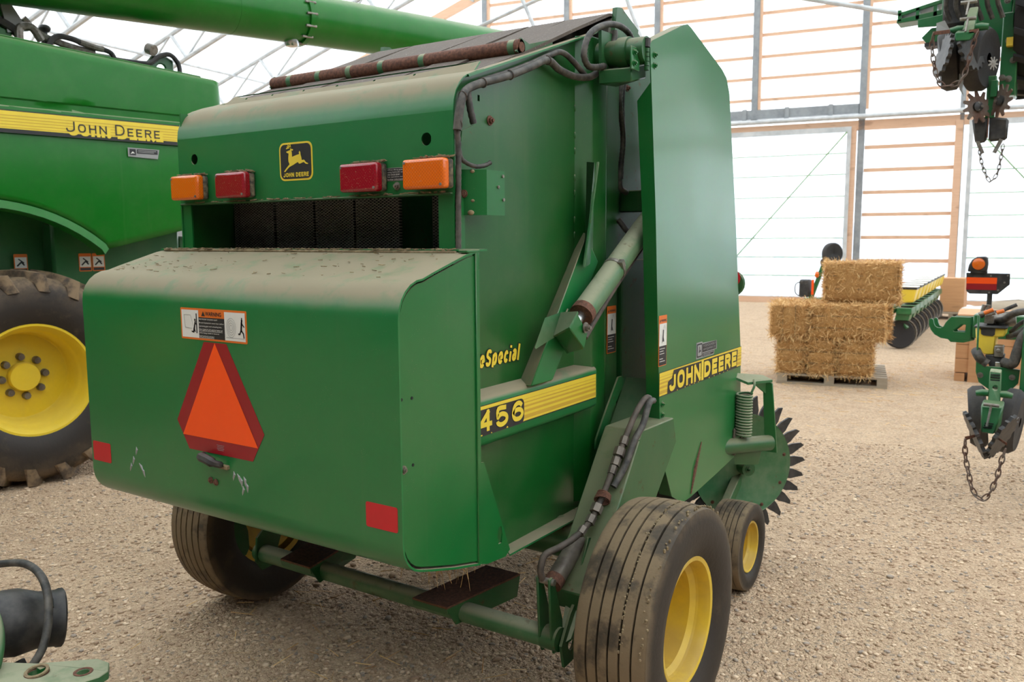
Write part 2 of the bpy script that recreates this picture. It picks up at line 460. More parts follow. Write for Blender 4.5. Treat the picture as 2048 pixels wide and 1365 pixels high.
# ------------------------------------------------------------------ flat print
_TXT = {}
def text2d(body, bold=0.0, shear=0.0):
    key = (body, bold, shear)
    if key in _TXT: return _TXT[key]
    cu = bpy.data.curves.new('t', 'FONT'); cu.body = body; cu.size = 1.0; cu.offset = bold; cu.shear = shear; cu.resolution_u = 3
    ob = bpy.data.objects.new('t', cu); COL.objects.link(ob)
    dg = bpy.context.evaluated_depsgraph_get(); dg.update()
    me = bpy.data.meshes.new_from_object(ob.evaluated_get(dg))
    vs = [(v.co.x, v.co.y) for v in me.vertices]; fs = [tuple(p.vertices) for p in me.polygons]
    bpy.data.objects.remove(ob, do_unlink=True); bpy.data.curves.remove(cu); bpy.data.meshes.remove(me)
    xs = [v[0] for v in vs]; ys = [v[1] for v in vs]
    _TXT[key] = (vs, fs, min(xs), max(xs), min(ys), max(ys)); return _TXT[key]

class Decal:
    """a printed film: layers of flat colour lying just above a surface at o with axes ux (right), uy (up)"""
    def __init__(self, o, ux, uy, lift=0.0012):
        self.o, self.ux, self.uy = Vector(o), Vector(ux).normalized(), Vector(uy).normalized()
        self.n = self.ux.cross(self.uy).normalized(); self.mb = MB(); self.mats = []; self.lift = lift
    def mi(self, mat):
        if mat not in self.mats: self.mats.append(mat)
        return self.mats.index(mat)
    def P(self, x, y, layer): return self.o + self.ux*x + self.uy*y + self.n*(self.lift + 0.0007*layer)
    def poly(self, pts, mat, layer=0):
        if layer == 0:
            self.mb.prism([self.P(x, y, 0) for x, y in pts], -self.n*0.001, (), self.mi(mat))
        else:
            tr = geometry.tessellate_polygon([[Vector((x, y, 0)) for x, y in pts]])
            P3 = [self.P(x, y, layer) for x, y in pts]
            self.mb.add(P3, [tuple(t) for t in tr], self.mi(mat))
        return self
    def rect(self, x0, y0, x1, y1, mat, layer=0, rad=0.0):
        if rad:
            p = arc(x1-rad, y1-rad, rad, 0, 90, 4) + arc(x0+rad, y1-rad, rad, 90, 180, 4) + arc(x0+rad, y0+rad, rad, 180, 270, 4) + arc(x1-rad, y0+rad, rad, 270, 360, 4)
        else: p = [(x0,y0),(x1,y0),(x1,y1),(x0,y1)]
        return self.poly(p, mat, layer)
    def text(self, body, x0, y0, x1, y1, mat, layer=2, bold=0.0, shear=0.0, slope=0.0):
        vs, fs, ax, bx, ay, by = text2d(body, bold, shear)
        q = []
        for (x, y) in vs:
            X = x0 + (x-ax)/(bx-ax)*(x1-x0); Y = y0 + (y-ay)/(by-ay)*(y1-y0) + slope*(X-x0)
            q.append(self.P(X, Y, layer))
        self.mb.add(q, fs, self.mi(mat)); return self
    def line(self, pts, w, mat, layer=2):
        for (a, b) in zip(pts[:-1], pts[1:]):
            dx, dy = b[0]-a[0], b[1]-a[1]; L = math.hypot(dx, dy) or 1; nx, ny = -dy/L*w/2, dx/L*w/2
            ex, ey = dx/L*w*0.3, dy/L*w*0.3
            self.poly([(a[0]+nx-ex,a[1]+ny-ey),(a[0]-nx-ex,a[1]-ny-ey),(b[0]-nx+ex,b[1]-ny+ey),(b[0]+nx+ex,b[1]+ny+ey)], mat, layer)
        return self
    def build(self, name, parent, label=None):
        o = self.mb.build(name, self.mats, parent, flat=True)
        if label: o['label'] = label
        return o

# stroke lettering: centre lines in a unit box, drawn with a chosen pen width
GL = {'J': (.55, [[(0,.30),(.05,.12),(.25,0),(.6,0),(.92,.12),(1,.3),(1,1)]]),
 'O': (.66, [[(.5,1),(.22,.95),(.05,.78),(0,.5),(.05,.22),(.22,.05),(.5,0),(.78,.05),(.95,.22),(1,.5),(.95,.78),(.78,.95),(.5,1)]]),
 'H': (.62, [[(0,0),(0,1)],[(1,0),(1,1)],[(0,.5),(1,.5)]]), 'N': (.64, [[(0,0),(0,1)],[(0,1),(1,0)],[(1,0),(1,1)]]),
 'D': (.62, [[(0,1),(.5,1),(.85,.87),(1,.6),(1,.4),(.85,.13),(.5,0),(0,0)],[(0,0),(0,1)]]),
 'E': (.53, [[(1,1),(0,1)],[(0,0),(1,0)],[(0,0),(0,1)],[(0,.5),(.88,.5)]]),
 'R': (.60, [[(0,1),(.65,1),(.95,.9),(1,.76),(.95,.6),(.65,.5),(0,.5)],[(0,0),(0,1)],[(.55,.5),(1,0)]]),
 '4': (.60, [[(.76,0),(.76,1)],[(.76,1),(0,.30)],[(0,.28),(1,.28)]]),
 '5': (.58, [[(.92,1),(.12,1),(.05,.50),(.3,.62),(.6,.62),(.9,.5),(1,.32),(.9,.12),(.6,0),(.3,0),(.05,.12),(0,.24)]]),
 '6': (.58, [[(.95,.80),(.75,.97),(.45,1),(.15,.85),(0,.5),(.02,.25),(.2,.05),(.5,0),(.8,.05),(1,.28),(.85,.52),(.5,.6),(.2,.54),(.02,.35)]]),
 'S': (.62, [[(.95,.82),(.8,.96),(.5,1),(.2,.96),(.05,.8),(.1,.62),(.5,.5),(.9,.38),(.95,.2),(.8,.04),(.5,0),(.2,.04),(.05,.2)]]),
 'i': (.24, [[(.5,-.1),(.5,.66)],[(.5,.93),(.5,1.12)]]), 'l': (.24, [[(.5,0),(.5,1)]]),
 'a': (.54, [[(.08,.56),(.3,.68),(.7,.68),(.95,.52),(.95,0)],[(.95,.4),(.4,.38),(.08,.26),(.1,.08),(.35,0),(.7,.02),(.95,.15)]]),
 'g': (.56, [[(.95,.5),(.7,.66),(.35,.66),(.05,.48),(.05,.2),(.35,.03),(.7,.03),(.95,.18)],[(.95,.68),(.95,-.08),(.75,-.22),(.3,-.22),(.08,-.1)]]),
 'e': (.56, [[(.05,.34),(.95,.34),(.92,.52),(.7,.67),(.35,.67),(.08,.5),(.02,.3),(.12,.1),(.38,0),(.7,0),(.95,.14)]]),
 'p': (.56, [[(.05,-.25),(.05,.68)],[(.05,.5),(.35,.67),(.7,.67),(.95,.48),(.95,.2),(.7,.02),(.35,.02),(.05,.16)]]),
 'c': (.52, [[(.95,.5),(.7,.67),(.35,.67),(.08,.5),(.02,.3),(.12,.1),(.38,0),(.7,0),(.95,.15)]]), ' ': (.22, [])}
def stroke_text(d, body, x0, y0, x1, y1, pen, mat, layer, shear=0.0, grow=0.0, gap=None, dx=0.0, dy=0.0, small=None):
    """small: letters of the body drawn at this fraction of the height (small capitals)"""
    H = y1-y0; gap = H*0.16 if gap is None else gap
    hs = [H*(small if (small and i not in (0, body.find(' ')+1)) else 1.0) for i in range(len(body))]
    W = sum(GL[c][0]*h for c, h in zip(body, hs)) + gap*(len(body)-1); k = (x1-x0)/W; x = x0; st_i = 0
    for c, h in zip(body, hs):
        w = GL[c][0]*h*k
        for st in GL[c][1]:
            P = []
            for (a, b) in st:
                yy = y0+pen/2+b*(h-pen); P.append((x+pen/2+a*max(1e-4, w-pen)+shear*(yy-y0)+dx, yy+dy))
            if len(P) > 4:
                cl_ = P[0] == P[-1]; Q = spline([Vector((a, b, 0)) for a, b in (P[:-1] if cl_ else P)], 4, cl_); P = [(q.x, q.y) for q in Q] + ([(Q[0].x, Q[0].y)] if cl_ else [])
            n = len(P); L = []; R_ = []; closed = P[0] == P[-1]; lay_ = layer + 0.12*st_i; st_i = (st_i+1) % 5
            for i in range(n):
                a = P[i-1] if i else (P[-2] if closed else None); b = P[i+1] if i < n-1 else (P[1] if closed else None)
                def nr(p, q):
                    l_ = math.hypot(q[0]-p[0], q[1]-p[1]) or 1; return (-(q[1]-p[1])/l_, (q[0]-p[0])/l_)
                n1 = nr(a, P[i]) if a else None; n2 = nr(P[i], b) if b else None
                if n1 and n2:
                    m = (n1[0]+n2[0], n1[1]+n2[1]); ml = math.hypot(*m) or 1; m = (m[0]/ml, m[1]/ml); sc = min(1.6, 1/max(0.4, m[0]*n1[0]+m[1]*n1[1]))
                else: m = n1 or n2; sc = 1
                hw = (pen/2+grow)*sc; px, py = P[i]
                e = 0 if closed else (pen*0.5 if (c in 'HNDEJR45l' and len(st) == 2) else 0) + grow
                if not closed and i == 0: px, py = px-m[1]*e, py+m[0]*e
                if not closed and i == n-1: px, py = px+m[1]*e, py-m[0]*e
                L.append((px+m[0]*hw, py+m[1]*hw)); R_.append((px-m[0]*hw, py-m[1]*hw))
            o = [d.P(u, v, lay_) for u, v in L] + [d.P(u, v, lay_) for u, v in R_]
            d.mb.add(o, [(i, i+1, n+i+1, n+i) for i in range(n-1)], d.mi(mat))
        x += w + gap*k
    return d
# ------------------------------------------------------------------ setting: gravel floor and translucent shed
def struct(mb, name, mats, rot=True, label=None, **kw):
    o = mb.build(name, mats, **kw); o['kind'] = 'structure'
    if rot: o.rotation_euler = (0, 0, WY)
    if label: o['label'] = label
    return o

NB, NF = 21.7, -14.0            # far and near ends of the shed, along its length
SL, SR, SRID = -21.0, 13.0, -4.0
def roof_z(s): return 6.9 + 0.362*(s+14.87) if s <= SRID else 6.9 + 0.362*(SRID+14.87) - 0.362*(s-SRID)

fl = MB(); fl.box(SL-0.2, SR+0.2, NF-0.2, NB+0.2, -0.3, 0.0)
floor = struct(fl, 'floor', 'gravel', label='tan gravel floor of the machinery shed', flat=True)
og = MB(); og.box(-160, 160, -160, 200, -0.6, -0.32)
struct(og, 'outside_ground', 'outside', label='pale ground outside the translucent shed', flat=True)

of = MB()  # uprights standing in for faint bluish shapes of unknown kind
for i in range(60):
    s_ = -16+0.6*i; h_ = 1.5+0.5*math.sin(i*0.9)+0.3*math.sin(i*2.3)
    if i % 7 != 3: of.box(s_, s_+0.42, 38.0, 38.3, -0.3, h_)
struct(of, 'outside_shapes', 'outside_far', label='pale blue upright shapes outside, seen faintly through the far wall', flat=True)
# far gable wall: base strip, posts, girts, panels
POSTS = [-18.0, -15.6, -13.2, -10.75, -8.35, -5.92, -3.49, -1.07, 0.98, 3.4, 5.8, 8.2, 10.6]
wb = MB(); wb.box(SL, SR, NB-0.02, NB+0.06, -0.02, 0.10)
wall_back = struct(wb, 'wall_back', 'girt', label='far end wall of translucent sheets on grey posts and wooden rails')
edges = [SL] + POSTS + [SR]
for a, b in zip(edges[:-1], edges[1:]):
    pn = MB(); mid = [SRID] if a < SRID < b else []
    top = [(b, NB+0.10, roof_z(b)-0.06)] + [(m, NB+0.10, roof_z(m)-0.06) for m in mid] + [(a, NB+0.10, roof_z(a)-0.06)]
    pn.prism([(a, NB+0.10, 0.0), (b, NB+0.10, 0.0)] + top, (0, 0.012, 0))
    pn.build('panel', 'wall_panel', wall_back, flat=True)
for i, s in enumerate(POSTS):
    pm = MB(); z0 = 0.0 if s in (-1.07, 0.98, 8.2, 10.6, -18.0, -15.6, -13.2, -10.75) else 4.35
    w = 0.075 if s != 0.98 else 0.05
    pm.box(s-w, s+w, NB-0.16, NB-0.02, z0, roof_z(s)-0.2)
    pm.build('post', 'post', wall_back, bevel=0.01)
    wm = MB(); wm.box(s+w, s+w+0.06, NB-0.14, NB-0.02, 4.5, roof_z(s)-0.2); wm.build('post_batten', 'girt', wall_back)
# tall wooden jambs beside the doors
for s in (-1.23, 0.86):
    jm = MB(); jm.box(s-0.06 if s < 0 else s+0.0, s+0.06 if s < 0 else s+0.15, NB-0.20, NB-0.02, 0.0, 4.12); jm.build('door_jamb', 'girt', wall_back)
def girt(a, b, z, h=0.062):
    g = MB(); g.box(a, b, NB-0.07, NB+0.05, z-h/2, z+h/2); return g.build('girt', 'girt', wall_back)
zs = [4.87 + 0.505*i for i in range(13)]
for a, b in zip(edges[:-1], edges[1:]):
    for z in zs:
        if z < min(roof_z(a), roof_z(b)) - 0.25: girt(a+0.08, b-0.08, z)
for z in (0.06, 0.49, 1.02, 1.56, 2.09, 2.60, 3.11, 3.63): girt(-0.99, 0.86, z, 0.085 if z > 0.1 else 0.12)
hd = MB(); hd.box(SL, SR, NB-0.16, NB-0.02, 4.02, 4.24); hd.build('header_beam', 'girt', wall_back)
hd = MB(); hd.box(-12, -1.15, NB-0.18, NB-0.04, 4.40, 4.62)
for i in range(11): hd.box(-11.6+i*0.98, -11.5+i*0.98, NB-0.22, NB-0.18, 4.36, 4.64)
hd.build('door_track_cover', 'post', wall_back)
rl = MB(); rl.cyl((-12, NB-0.30, 4.31), (SR, NB-0.30, 4.31), 0.055, 10); rl.build('door_rail', 'pipe', wall_back)

def sliding_door(n, s0, s1, diag):
    d = MB(); f = 0.09; y0, y1 = NB-0.26, NB-0.21
    d.box(s0, s0+f, y0, y1, 0.06, 4.1); d.box(s1-f, s1, y0, y1, 0.06, 4.1)
    d.box(s0+f, s1-f, y0, y1, 3.98, 4.1); d.box(s0+f, s1-f, y0, y1, 0.06, 0.16)
    o = struct(d, 'door_%d' % n, 'pipe', label='wide translucent sliding door with thin cross cords')
    p = MB(); p.box(s0+f, s1-f, NB-0.235, NB-0.225, 0.16, 3.98); p.build('panel', 'wall_panel', o, flat=True)
    for z in (0.66, 1.10, 1.55, 2.03, 2.52, 3.02, 3.50):
        w = MB(); w.cyl((s0+f, NB-0.27, z), (s1-f, NB-0.27, z), 0.012, 6); w.build('cord', 'wire', o)
    w = MB(); a, b = ((s0+f, 0.16), (s1-f, 3.98)) if diag > 0 else ((s0+f, 3.98), (s1-f, 0.16))
    w.cyl((a[0], NB-0.275, a[1]), (b[0], NB-0.275, b[1]), 0.016, 6); w.build('brace_cord', 'wire', o)
    b_ = MB(); b_.box(s0, s1, y0-0.02, y0, 0.0, 0.14); b_.build('bottom_board', 'girt', o)
sliding_door(1, -4.7, -1.28, 1)
sliding_door(2, -8.2, -4.75, -1)
sliding_door(3, 1.12, 4.6, -1)
sliding_door(4, 4.65, 8.1, 1)

# long side walls and near gable
for nm, s, wm_ in (('wall_left', SL, 'cladding'), ('wall_right', SR, 'cladding')):
    w = MB(); w.box(s-0.006, s+0.006, NF, NB, 0.0, roof_z(s)); struct(w, nm, wm_, label='long side wall of the shed', flat=True)
w = MB(); w.prism([(SL, NF, 0), (SR, NF, 0), (SR, NF, roof_z(SR)), (SRID, NF, roof_z(SRID)), (SL, NF, roof_z(SL))], (0, 0.012, 0))
struct(w, 'wall_front', 'cladding', label='near end wall of the shed', flat=True)
c = MB(); NS = -7.0            # clear sheets from here onward; unseen opaque roof behind added to cut light
for sg_e in (SL-0.3, SR+0.3):
    e_ = SL if sg_e < 0 else SR
    for n0, n1, mi_ in ((NF, NS, 1), (NS, NB+0.2, 0)):
        c.prism([(sg_e, n0, roof_z(e_)-0.1), (SRID, n0, roof_z(SRID)), (SRID, n0, roof_z(SRID)+0.012), (sg_e, n0, roof_z(e_)-0.088)], (0, n1-n0, 0), (), mi_)
ceiling = struct(c, 'ceiling', ['roof_panel', 'cladding'], label='translucent gable roof carried by white pipe trusses', flat=True)
rf = MB()
rf.bar((SL, NB-0.08, roof_z(SL)-0.14), (SRID, NB-0.08, roof_z(SRID)-0.14), 0.12, 0.24); rf.bar((SR, NB-0.08, roof_z(SR)-0.14), (SRID, NB-0.08, roof_z(SRID)-0.14), 0.12, 0.24)
rf.build('rafter', 'girt', ceiling)
n = 18.45
while n > NF+1:
    t = MB(); t2 = MB(); dz = 0.74
    for sg, se in ((-1, SL), (1, SR)):
        t.tube([(se, n, roof_z(se)-0.16), (SRID, n, roof_z(SRID)-0.16)], 0.06, 8)
        t2.tube([(se, n, roof_z(se)-0.16-dz), (SRID, n, roof_z(SRID)-0.16-dz)], 0.056, 8)
    top = t.build('truss_top_chord', 'pipe', ceiling); t2.build('truss_bottom_chord', 'pipe', top)
    for se in (SL, SR):
        k = 10; up = True
        for i in range(k):
            s0 = se + (SRID-se)*i/k; s1 = se + (SRID-se)*(i+0.28)/k; s2 = se + (SRID-se)*(i+1)/k
            wv = MB(); wv.tube([(s0, n, roof_z(s0)-0.16), (s1, n, roof_z(s1)-0.16-dz)], 0.052, 6); wv.build('truss_web', 'pipe', top)
            wv = MB(); wv.tube([(s1, n, roof_z(s1)-0.16-dz), (s2, n, roof_z(s2)-0.16)], 0.03, 6); wv.build('truss_web', 'pipe', top)
    n -= 3.05
for i in range(6):
    for se in (SL, SR):
        s = se + (SRID-se)*(i+0.5)/6
        p = MB(); p.cyl((s, NF, roof_z(s)-0.22), (s, NB-0.1, roof_z(s)-0.22), 0.035, 6); p.build('roof_purlin', 'pipe', ceiling)
# slanting bracing pipes hung from the far trusses
for (s0, n0, z0, s1, n1, z1) in ((-7.6, 15.4, 7.7, -6.45, 15.4, 5.2), (-5.6, 15.4, 7.9, -4.3, 15.4, 4.6), (-4.0, 15.4, 6.15, 1.6, 15.4, 4.6), (-9.2, 15.4, 5.3, -5.2, 15.4, 6.45)):
    p = MB(); p.cyl((s0, n0, z0), (s1, n1, z1), 0.04, 8); p.build('brace_pipe', 'pipe', ceiling)

# loose stones of the gravel in the near ground: one mesh
def pebbles():
    ico_v = []; t = (1+5**0.5)/2
    for a, b in ((-1,t),(1,t),(-1,-t),(1,-t)): ico_v.append((a,b,0))
    for a, b in ((-1,t),(1,t),(-1,-t),(1,-t)): ico_v.append((0,a,b))
    for a, b in ((-1,t),(1,t),(-1,-t),(1,-t)): ico_v.append((b,0,a))
    iv = np.array(ico_v, float); iv /= np.linalg.norm(iv[0])
    fc = np.array([(0,11,5),(0,5,1),(0,1,7),(0,7,10),(0,10,11),(1,5,9),(5,11,4),(11,10,2),(10,7,6),(7,1,8),(3,9,4),(3,4,2),(3,2,6),(3,6,8),(3,8,9),(4,9,5),(2,4,11),(6,2,10),(8,6,7),(9,8,1)])
    # faces above refer to the usual vertex order; rebuild it
    iv = np.array([(-1,t,0),(1,t,0),(-1,-t,0),(1,-t,0),(0,-1,t),(0,1,t),(0,-1,-t),(0,1,-t),(t,0,-1),(t,0,1),(-t,0,-1),(-t,0,1)], float); iv /= np.linalg.norm(iv[0])
    N = 46000
    d = 1.6 + 5.4*RNG.random(N)**0.75; a = YAW + np.radians(RNG.uniform(-36, 36, N))
    cx = -np.sin(a)*d; cy = np.cos(a)*d
    sz = 0.0032 + 0.0085*RNG.random(N)**2.6
    k = RNG.random(N) < 0.012; sz[k] *= 1.6
    S = np.stack([sz*RNG.uniform(0.8,1.5,N), sz*RNG.uniform(0.7,1.1,N), sz*RNG.uniform(0.35,0.75,N)], 1)
    rz = RNG.uniform(0, 6.283, N); c_, s_ = np.cos(rz), np.sin(rz)
    jit = 1 + RNG.uniform(-0.22, 0.22, (N, 12, 1))
    P = iv[None]*jit*S[:, None, :]
    X = P[:,:,0]*c_[:,None]-P[:,:,1]*s_[:,None]+cx[:,None]; Y = P[:,:,0]*s_[:,None]+P[:,:,1]*c_[:,None]+cy[:,None]; Z = P[:,:,2]+(S[:,2]*0.35)[:,None]
    vv = np.stack([X,Y,Z],2).reshape(-1,3); ff = (fc[None]+np.arange(N)[:,None,None]*12).reshape(-1,3)
    me = bpy.data.meshes.new('gravel_stones'); me.vertices.add(len(vv)); me.vertices.foreach_set('co', vv.ravel())
    me.loops.add(ff.size); me.loops.foreach_set('vertex_index', ff.ravel().astype(np.int32))
    me.polygons.add(len(ff)); me.polygons.foreach_set('loop_start', np.arange(0, ff.size, 3, dtype=np.int32)); me.update(calc_edges=True)
    at = me.attributes.new('tone', 'FLOAT', 'POINT'); at.data.foreach_set('value', np.repeat(RNG.random(N), 12))
    at = me.attributes.new('grey', 'FLOAT', 'POINT'); at.data.foreach_set('value', np.repeat((RNG.random(N) < 0.12)*0.7, 12).astype(float))
    me.materials.append(M['pebble'])
    o = bpy.data.objects.new('gravel_stones', me); COL.objects.link(o)
    tag(o, 'loose tan and grey stones lying all over the gravel floor', 'gravel', kind='stuff')
pebbles()

def strands(name, P0, D, L, w, tone, mat):
    """thin straw blades: start points, unit directions, lengths -> one mesh"""
    N = len(P0); side = np.cross(D, RNG.normal(size=(N,3))); side /= np.linalg.norm(side, axis=1)[:,None]+1e-9
    a = P0 - side*w[:,None]; b = P0 + side*w[:,None]; c_ = P0 + D*L[:,None] + side*w[:,None]*0.6; d_ = P0 + D*L[:,None] - side*w[:,None]*0.6
    vv = np.stack([a,b,c_,d_],1).reshape(-1,3); ff = (np.array([[0,1,2,3]])[None]+np.arange(N)[:,None,None]*4).reshape(-1,4)
    me = bpy.data.meshes.new(name); me.vertices.add(len(vv)); me.vertices.foreach_set('co', vv.ravel())
    me.loops.add(ff.size); me.loops.foreach_set('vertex_index', ff.ravel().astype(np.int32))
    me.polygons.add(len(ff)); me.polygons.foreach_set('loop_start', np.arange(0, ff.size, 4, dtype=np.int32)); me.update(calc_edges=True)
    at = me.attributes.new('tone', 'FLOAT', 'POINT'); at.data.foreach_set('value', np.repeat(tone, 4))
    me.materials.append(M[mat])
    o = bpy.data.objects.new(name, me); COL.objects.link(o); return o
N = 700
r = np.abs(RNG.normal(size=N))*1.1; th = RNG.uniform(0, 6.28, N)
P0 = np.stack([-2.1+np.cos(th)*(0.5+r), 9.7+np.sin(th)*(0.5+r*1.2), 0.008+0.012*RNG.random(N)], 1)
P1 = np.stack([RNG.uniform(-3.2,-1.2,260), RNG.uniform(1.8,4.0,260), 0.012+0.01*RNG.random(260)], 1)
P0 = np.concatenate([P0, P1]); N = len(P0)
th = RNG.uniform(0, 6.28, N); D = np.stack([np.cos(th), np.sin(th), RNG.uniform(-0.02,0.05,N)], 1)
ls = strands('loose_straw', P0, D, RNG.uniform(0.03,0.12,N), np.full(N,0.0022), RNG.random(N), 'straw')
tag(ls, 'loose straws scattered on the gravel around the bales', 'straw', kind='stuff')
# ------------------------------------------------------------------ the round baler
XC = -2.149; XR, XL = -1.53, -2.768
baler = thing('round_baler', 'large green round baler with orange warning triangle on its dusty rear box', 'baler', (XC, 2.46, 0))

def yz(x, pts): return [(x, y, z) for y, z in pts]
def sheet(mb, prof, x0, x1, t, mat=0):
    """bent sheet: (y, z) profile swept along x with thickness t towards the inside"""
    k = len(prof); inner = []
    for i in range(k):
        a = Vector(prof[max(i-1, 0)]); b = Vector(prof[min(i+1, k-1)]); d = (b-a).normalized(); inner.append((prof[i][0]+d.y*t, prof[i][1]-d.x*t))
    loop = list(prof) + inner[::-1]
    o = len(mb.v); n = len(loop)
    mb.v.extend(yz(x0, loop)); mb.v.extend(yz(x1, loop))
    for i in range(n):
        j = (i+1) % n; mb.f.append((o+i, o+j, o+n+j, o+n+i)); mb.m.append(mat)
    for i in range(k-1):
        a, b, c_, d_ = i, i+1, n-2-i, n-1-i
        mb.f.append((o+a, o+d_, o+c_, o+b)); mb.m.append(mat); mb.f.append((o+n+a, o+n+b, o+n+c_, o+n+d_)); mb.m.append(mat)
    return mb

# lower rear box ----------------------------------------------------
BX0, BX1 = -2.868, -1.429
box_prof = [(1.985, 1.556), (1.93, 1.546), (1.78, 1.501), (1.735, 1.486)] + [(1.735+0.102*math.cos(math.radians(a)), 1.384+0.102*math.sin(math.radians(a))) for a in (105, 120, 135, 150, 165, 180)] + \
           [(1.633, 1.25), (1.633, 1.05), (1.633, 0.79)] + [(1.728+0.095*math.cos(math.radians(a)), 0.785+0.095*math.sin(math.radians(a))) for a in (195, 210, 225, 240, 255)] + [(1.76, 0.676), (1.86, 0.648), (1.98, 0.620)]
rb = sheet(MB(), box_prof[::-1], BX0, BX1, 0.006).build('rear_box', 'green_dusty', baler)
for x0, x1 in ((BX1-0.010, BX1-0.005), (BX0+0.005, BX0+0.010)):
    inset = [(1.633+0.011+(y-1.633)*0.970, 1.09+(z-1.09)*0.973) for y, z in box_prof]
    s = MB(); s.prism(yz(x0, inset), (x1-x0, 0, 0)); s.build('side_panel', 'green', baler, angle=20)
lip = MB(); lip.box(BX1-0.012, BX1+0.001, 1.972, 1.990, 0.625, 1.552); lip.box(BX1-0.03, BX1+0.002, 1.93, 1.992, 1.549, 1.558); lip.box(BX1-0.002, BX1+0.002, 1.984, 1.990, 1.50, 1.556)
lip.build('panel_edge', 'green', baler, bevel=0.002)
h = MB(); h.cyl((BX0+0.03, 1.945, 1.553), (BX1-0.05, 1.945, 1.550), 0.005, 8); h.build('hinge_rod', 'dust', baler)
tp = MB(); tp.box(BX0, BX1, 1.95, 2.03, 1.553, 1.559); tp.build('top_flange', 'green_dusty', baler)
for z, y in ((1.176, 1.645), (1.174, 1.687), (0.994, 1.686)):
    q = MB(); q.cyl((BX1-0.0055, y, z), (BX1-0.0035, y, z), 0.0045, 10); q.build('bolt_hole_shade', 'dark', baler)  # solid dark discs, painted shade of holes that are not cut
q = MB(); q.bolt((BX1-0.005, 1.647, 0.989), (1, 0, 0), 0.008, 0.007); q.build('bolt', 'steel', baler)
for x in (-2.21, -2.185):
    q = MB(); q.bolt((x, 1.632, 0.845 if x < -2.2 else 0.842), (0, -1, 0), 0.007, 0.005); q.build('bolt', 'rust', baler)
hd = MB(); hd.tube([(-2.235, 1.628, 0.925), (-2.215, 1.605, 0.925), (-2.18, 1.600, 0.922), (-2.15, 1.602, 0.914), (-2.135, 1.622, 0.906)], [0.009, 0.015, 0.015, 0.011, 0.006], 8, smooth=4); hd.build('latch_handle', 'plastic_black', baler)
hd = MB(); hd.box(-2.16, -2.118, 1.622, 1.636, 0.892, 0.905); hd.build('latch_plate', 'dust', baler, bevel=0.002)

# debris lying on the box top and behind the lamps
def chips(name, n, fn, parent, mats='debris', smin=0.004, smax=0.013):
    mb = MB()
    for _ in range(n):
        p = Vector(fn()); s = random.uniform(smin, smax); a = random.uniform(0, 3.14)
        u = Vector((math.cos(a), math.sin(a), random.uniform(-.2, .2))); w = Vector((-math.sin(a), math.cos(a), random.uniform(-.3, .3)))
        mb.obox(p, u*s*random.uniform(.5, 2.6), w*s*random.uniform(0.12, 0.45), Vector((0, 0, 1))*s*0.2)
    return mb.build(name, mats, parent, flat=True, kind='stuff')
def on_top():
    y = random.uniform(1.72, 1.96); z = 1.486 + (y-1.735)*0.31; x = BX0+0.05 + (BX1-BX0-0.1)*random.random()**1.5
    return (x, y, z+0.004)
chips('plant_debris', 120, on_top, baler, smin=0.0015, smax=0.005)
chips('hinge_debris', 240, lambda: (random.uniform(BX0+0.02, BX1-0.05), random.gauss(1.948, 0.007), 1.559), baler, 'dust', 0.003, 0.008)
for x, z, dx in ((-2.10, 0.89, 0.0), (-2.085, 0.885, 0.02), (-2.07, 0.875, 0.01), (-2.06, 0.85, 0.0), (-2.62, 0.865, 0.0), (-2.59, 0.845, 0.03), (-2.60, 0.90, 0.0), (-2.055, 0.88, 0.012), (-2.045, 0.862, 0.01), (-2.575, 0.83, 0.02), (-2.635, 0.84, -0.004)):
    wp = MB(); wp.tube([(x+dx*t+0.004*math.sin(5*t), 1.6335, z-0.03*t) for t in (0, .33, .66, 1)], [0.001, 0.0048, 0.0036, 0.001], 6); wp.build('paint_scrape', 'grey_ink', baler)

n_ = 46
hw0 = np.stack([RNG.normal(-1.50, 0.035, n_), RNG.uniform(1.80, 1.97, n_), np.full(n_, 0.655)], 1); hw0[:, 2] = 0.676-(hw0[:, 1]-1.76)*0.25
hwd = np.stack([RNG.normal(0, 0.35, n_), RNG.normal(0, 0.3, n_), np.full(n_, -1.0)], 1); hwd /= np.linalg.norm(hwd, axis=1)[:, None]
hw = strands('hay_wisps', hw0, hwd, RNG.uniform(0.02, 0.085, n_), np.full(n_, 0.0008), RNG.random(n_)*0.5, 'straw'); hw.parent = baler; hw.location = (-XC, -2.46, 0); hw['kind'] = 'stuff'
# decals on the rear box
Yb = 1.633
d = Decal((0, Yb, 0), (1, 0, 0), (0, 0, 1))
d.poly([(-2.212, 1.2797), (-2.107, 1.2797), (-1.953, 1.0212), (-2.008, 0.9332), (-2.309, 0.9332), (-2.364, 1.0212)], 'smv_red', 0)
d.poly([(-2.1595, 1.279), (-2.337, 0.977), (-1.982, 0.977)], 'smv_orange', 1)
for i, w_ in enumerate((0.036, 0.03, 0.034, 0.028)): d.rect(-2.155-w_/2, 0.962-i*0.005, -2.155+w_/2, 0.9635-i*0.005, 'grey_ink', 1)
d.build('warning_triangle', baler, 'orange slow-moving triangle with dark red border')
for x0, x1 in ((-2.858, -2.752), (-1.556, -1.444)):
    d = Decal((0, Yb, 0), (1, 0, 0), (0, 0, 1)); d.rect(x0, 0.820, x1, 0.889, 'tape_red', 0, 0.006); d.build('red_reflector', baler, 'red reflective patch')

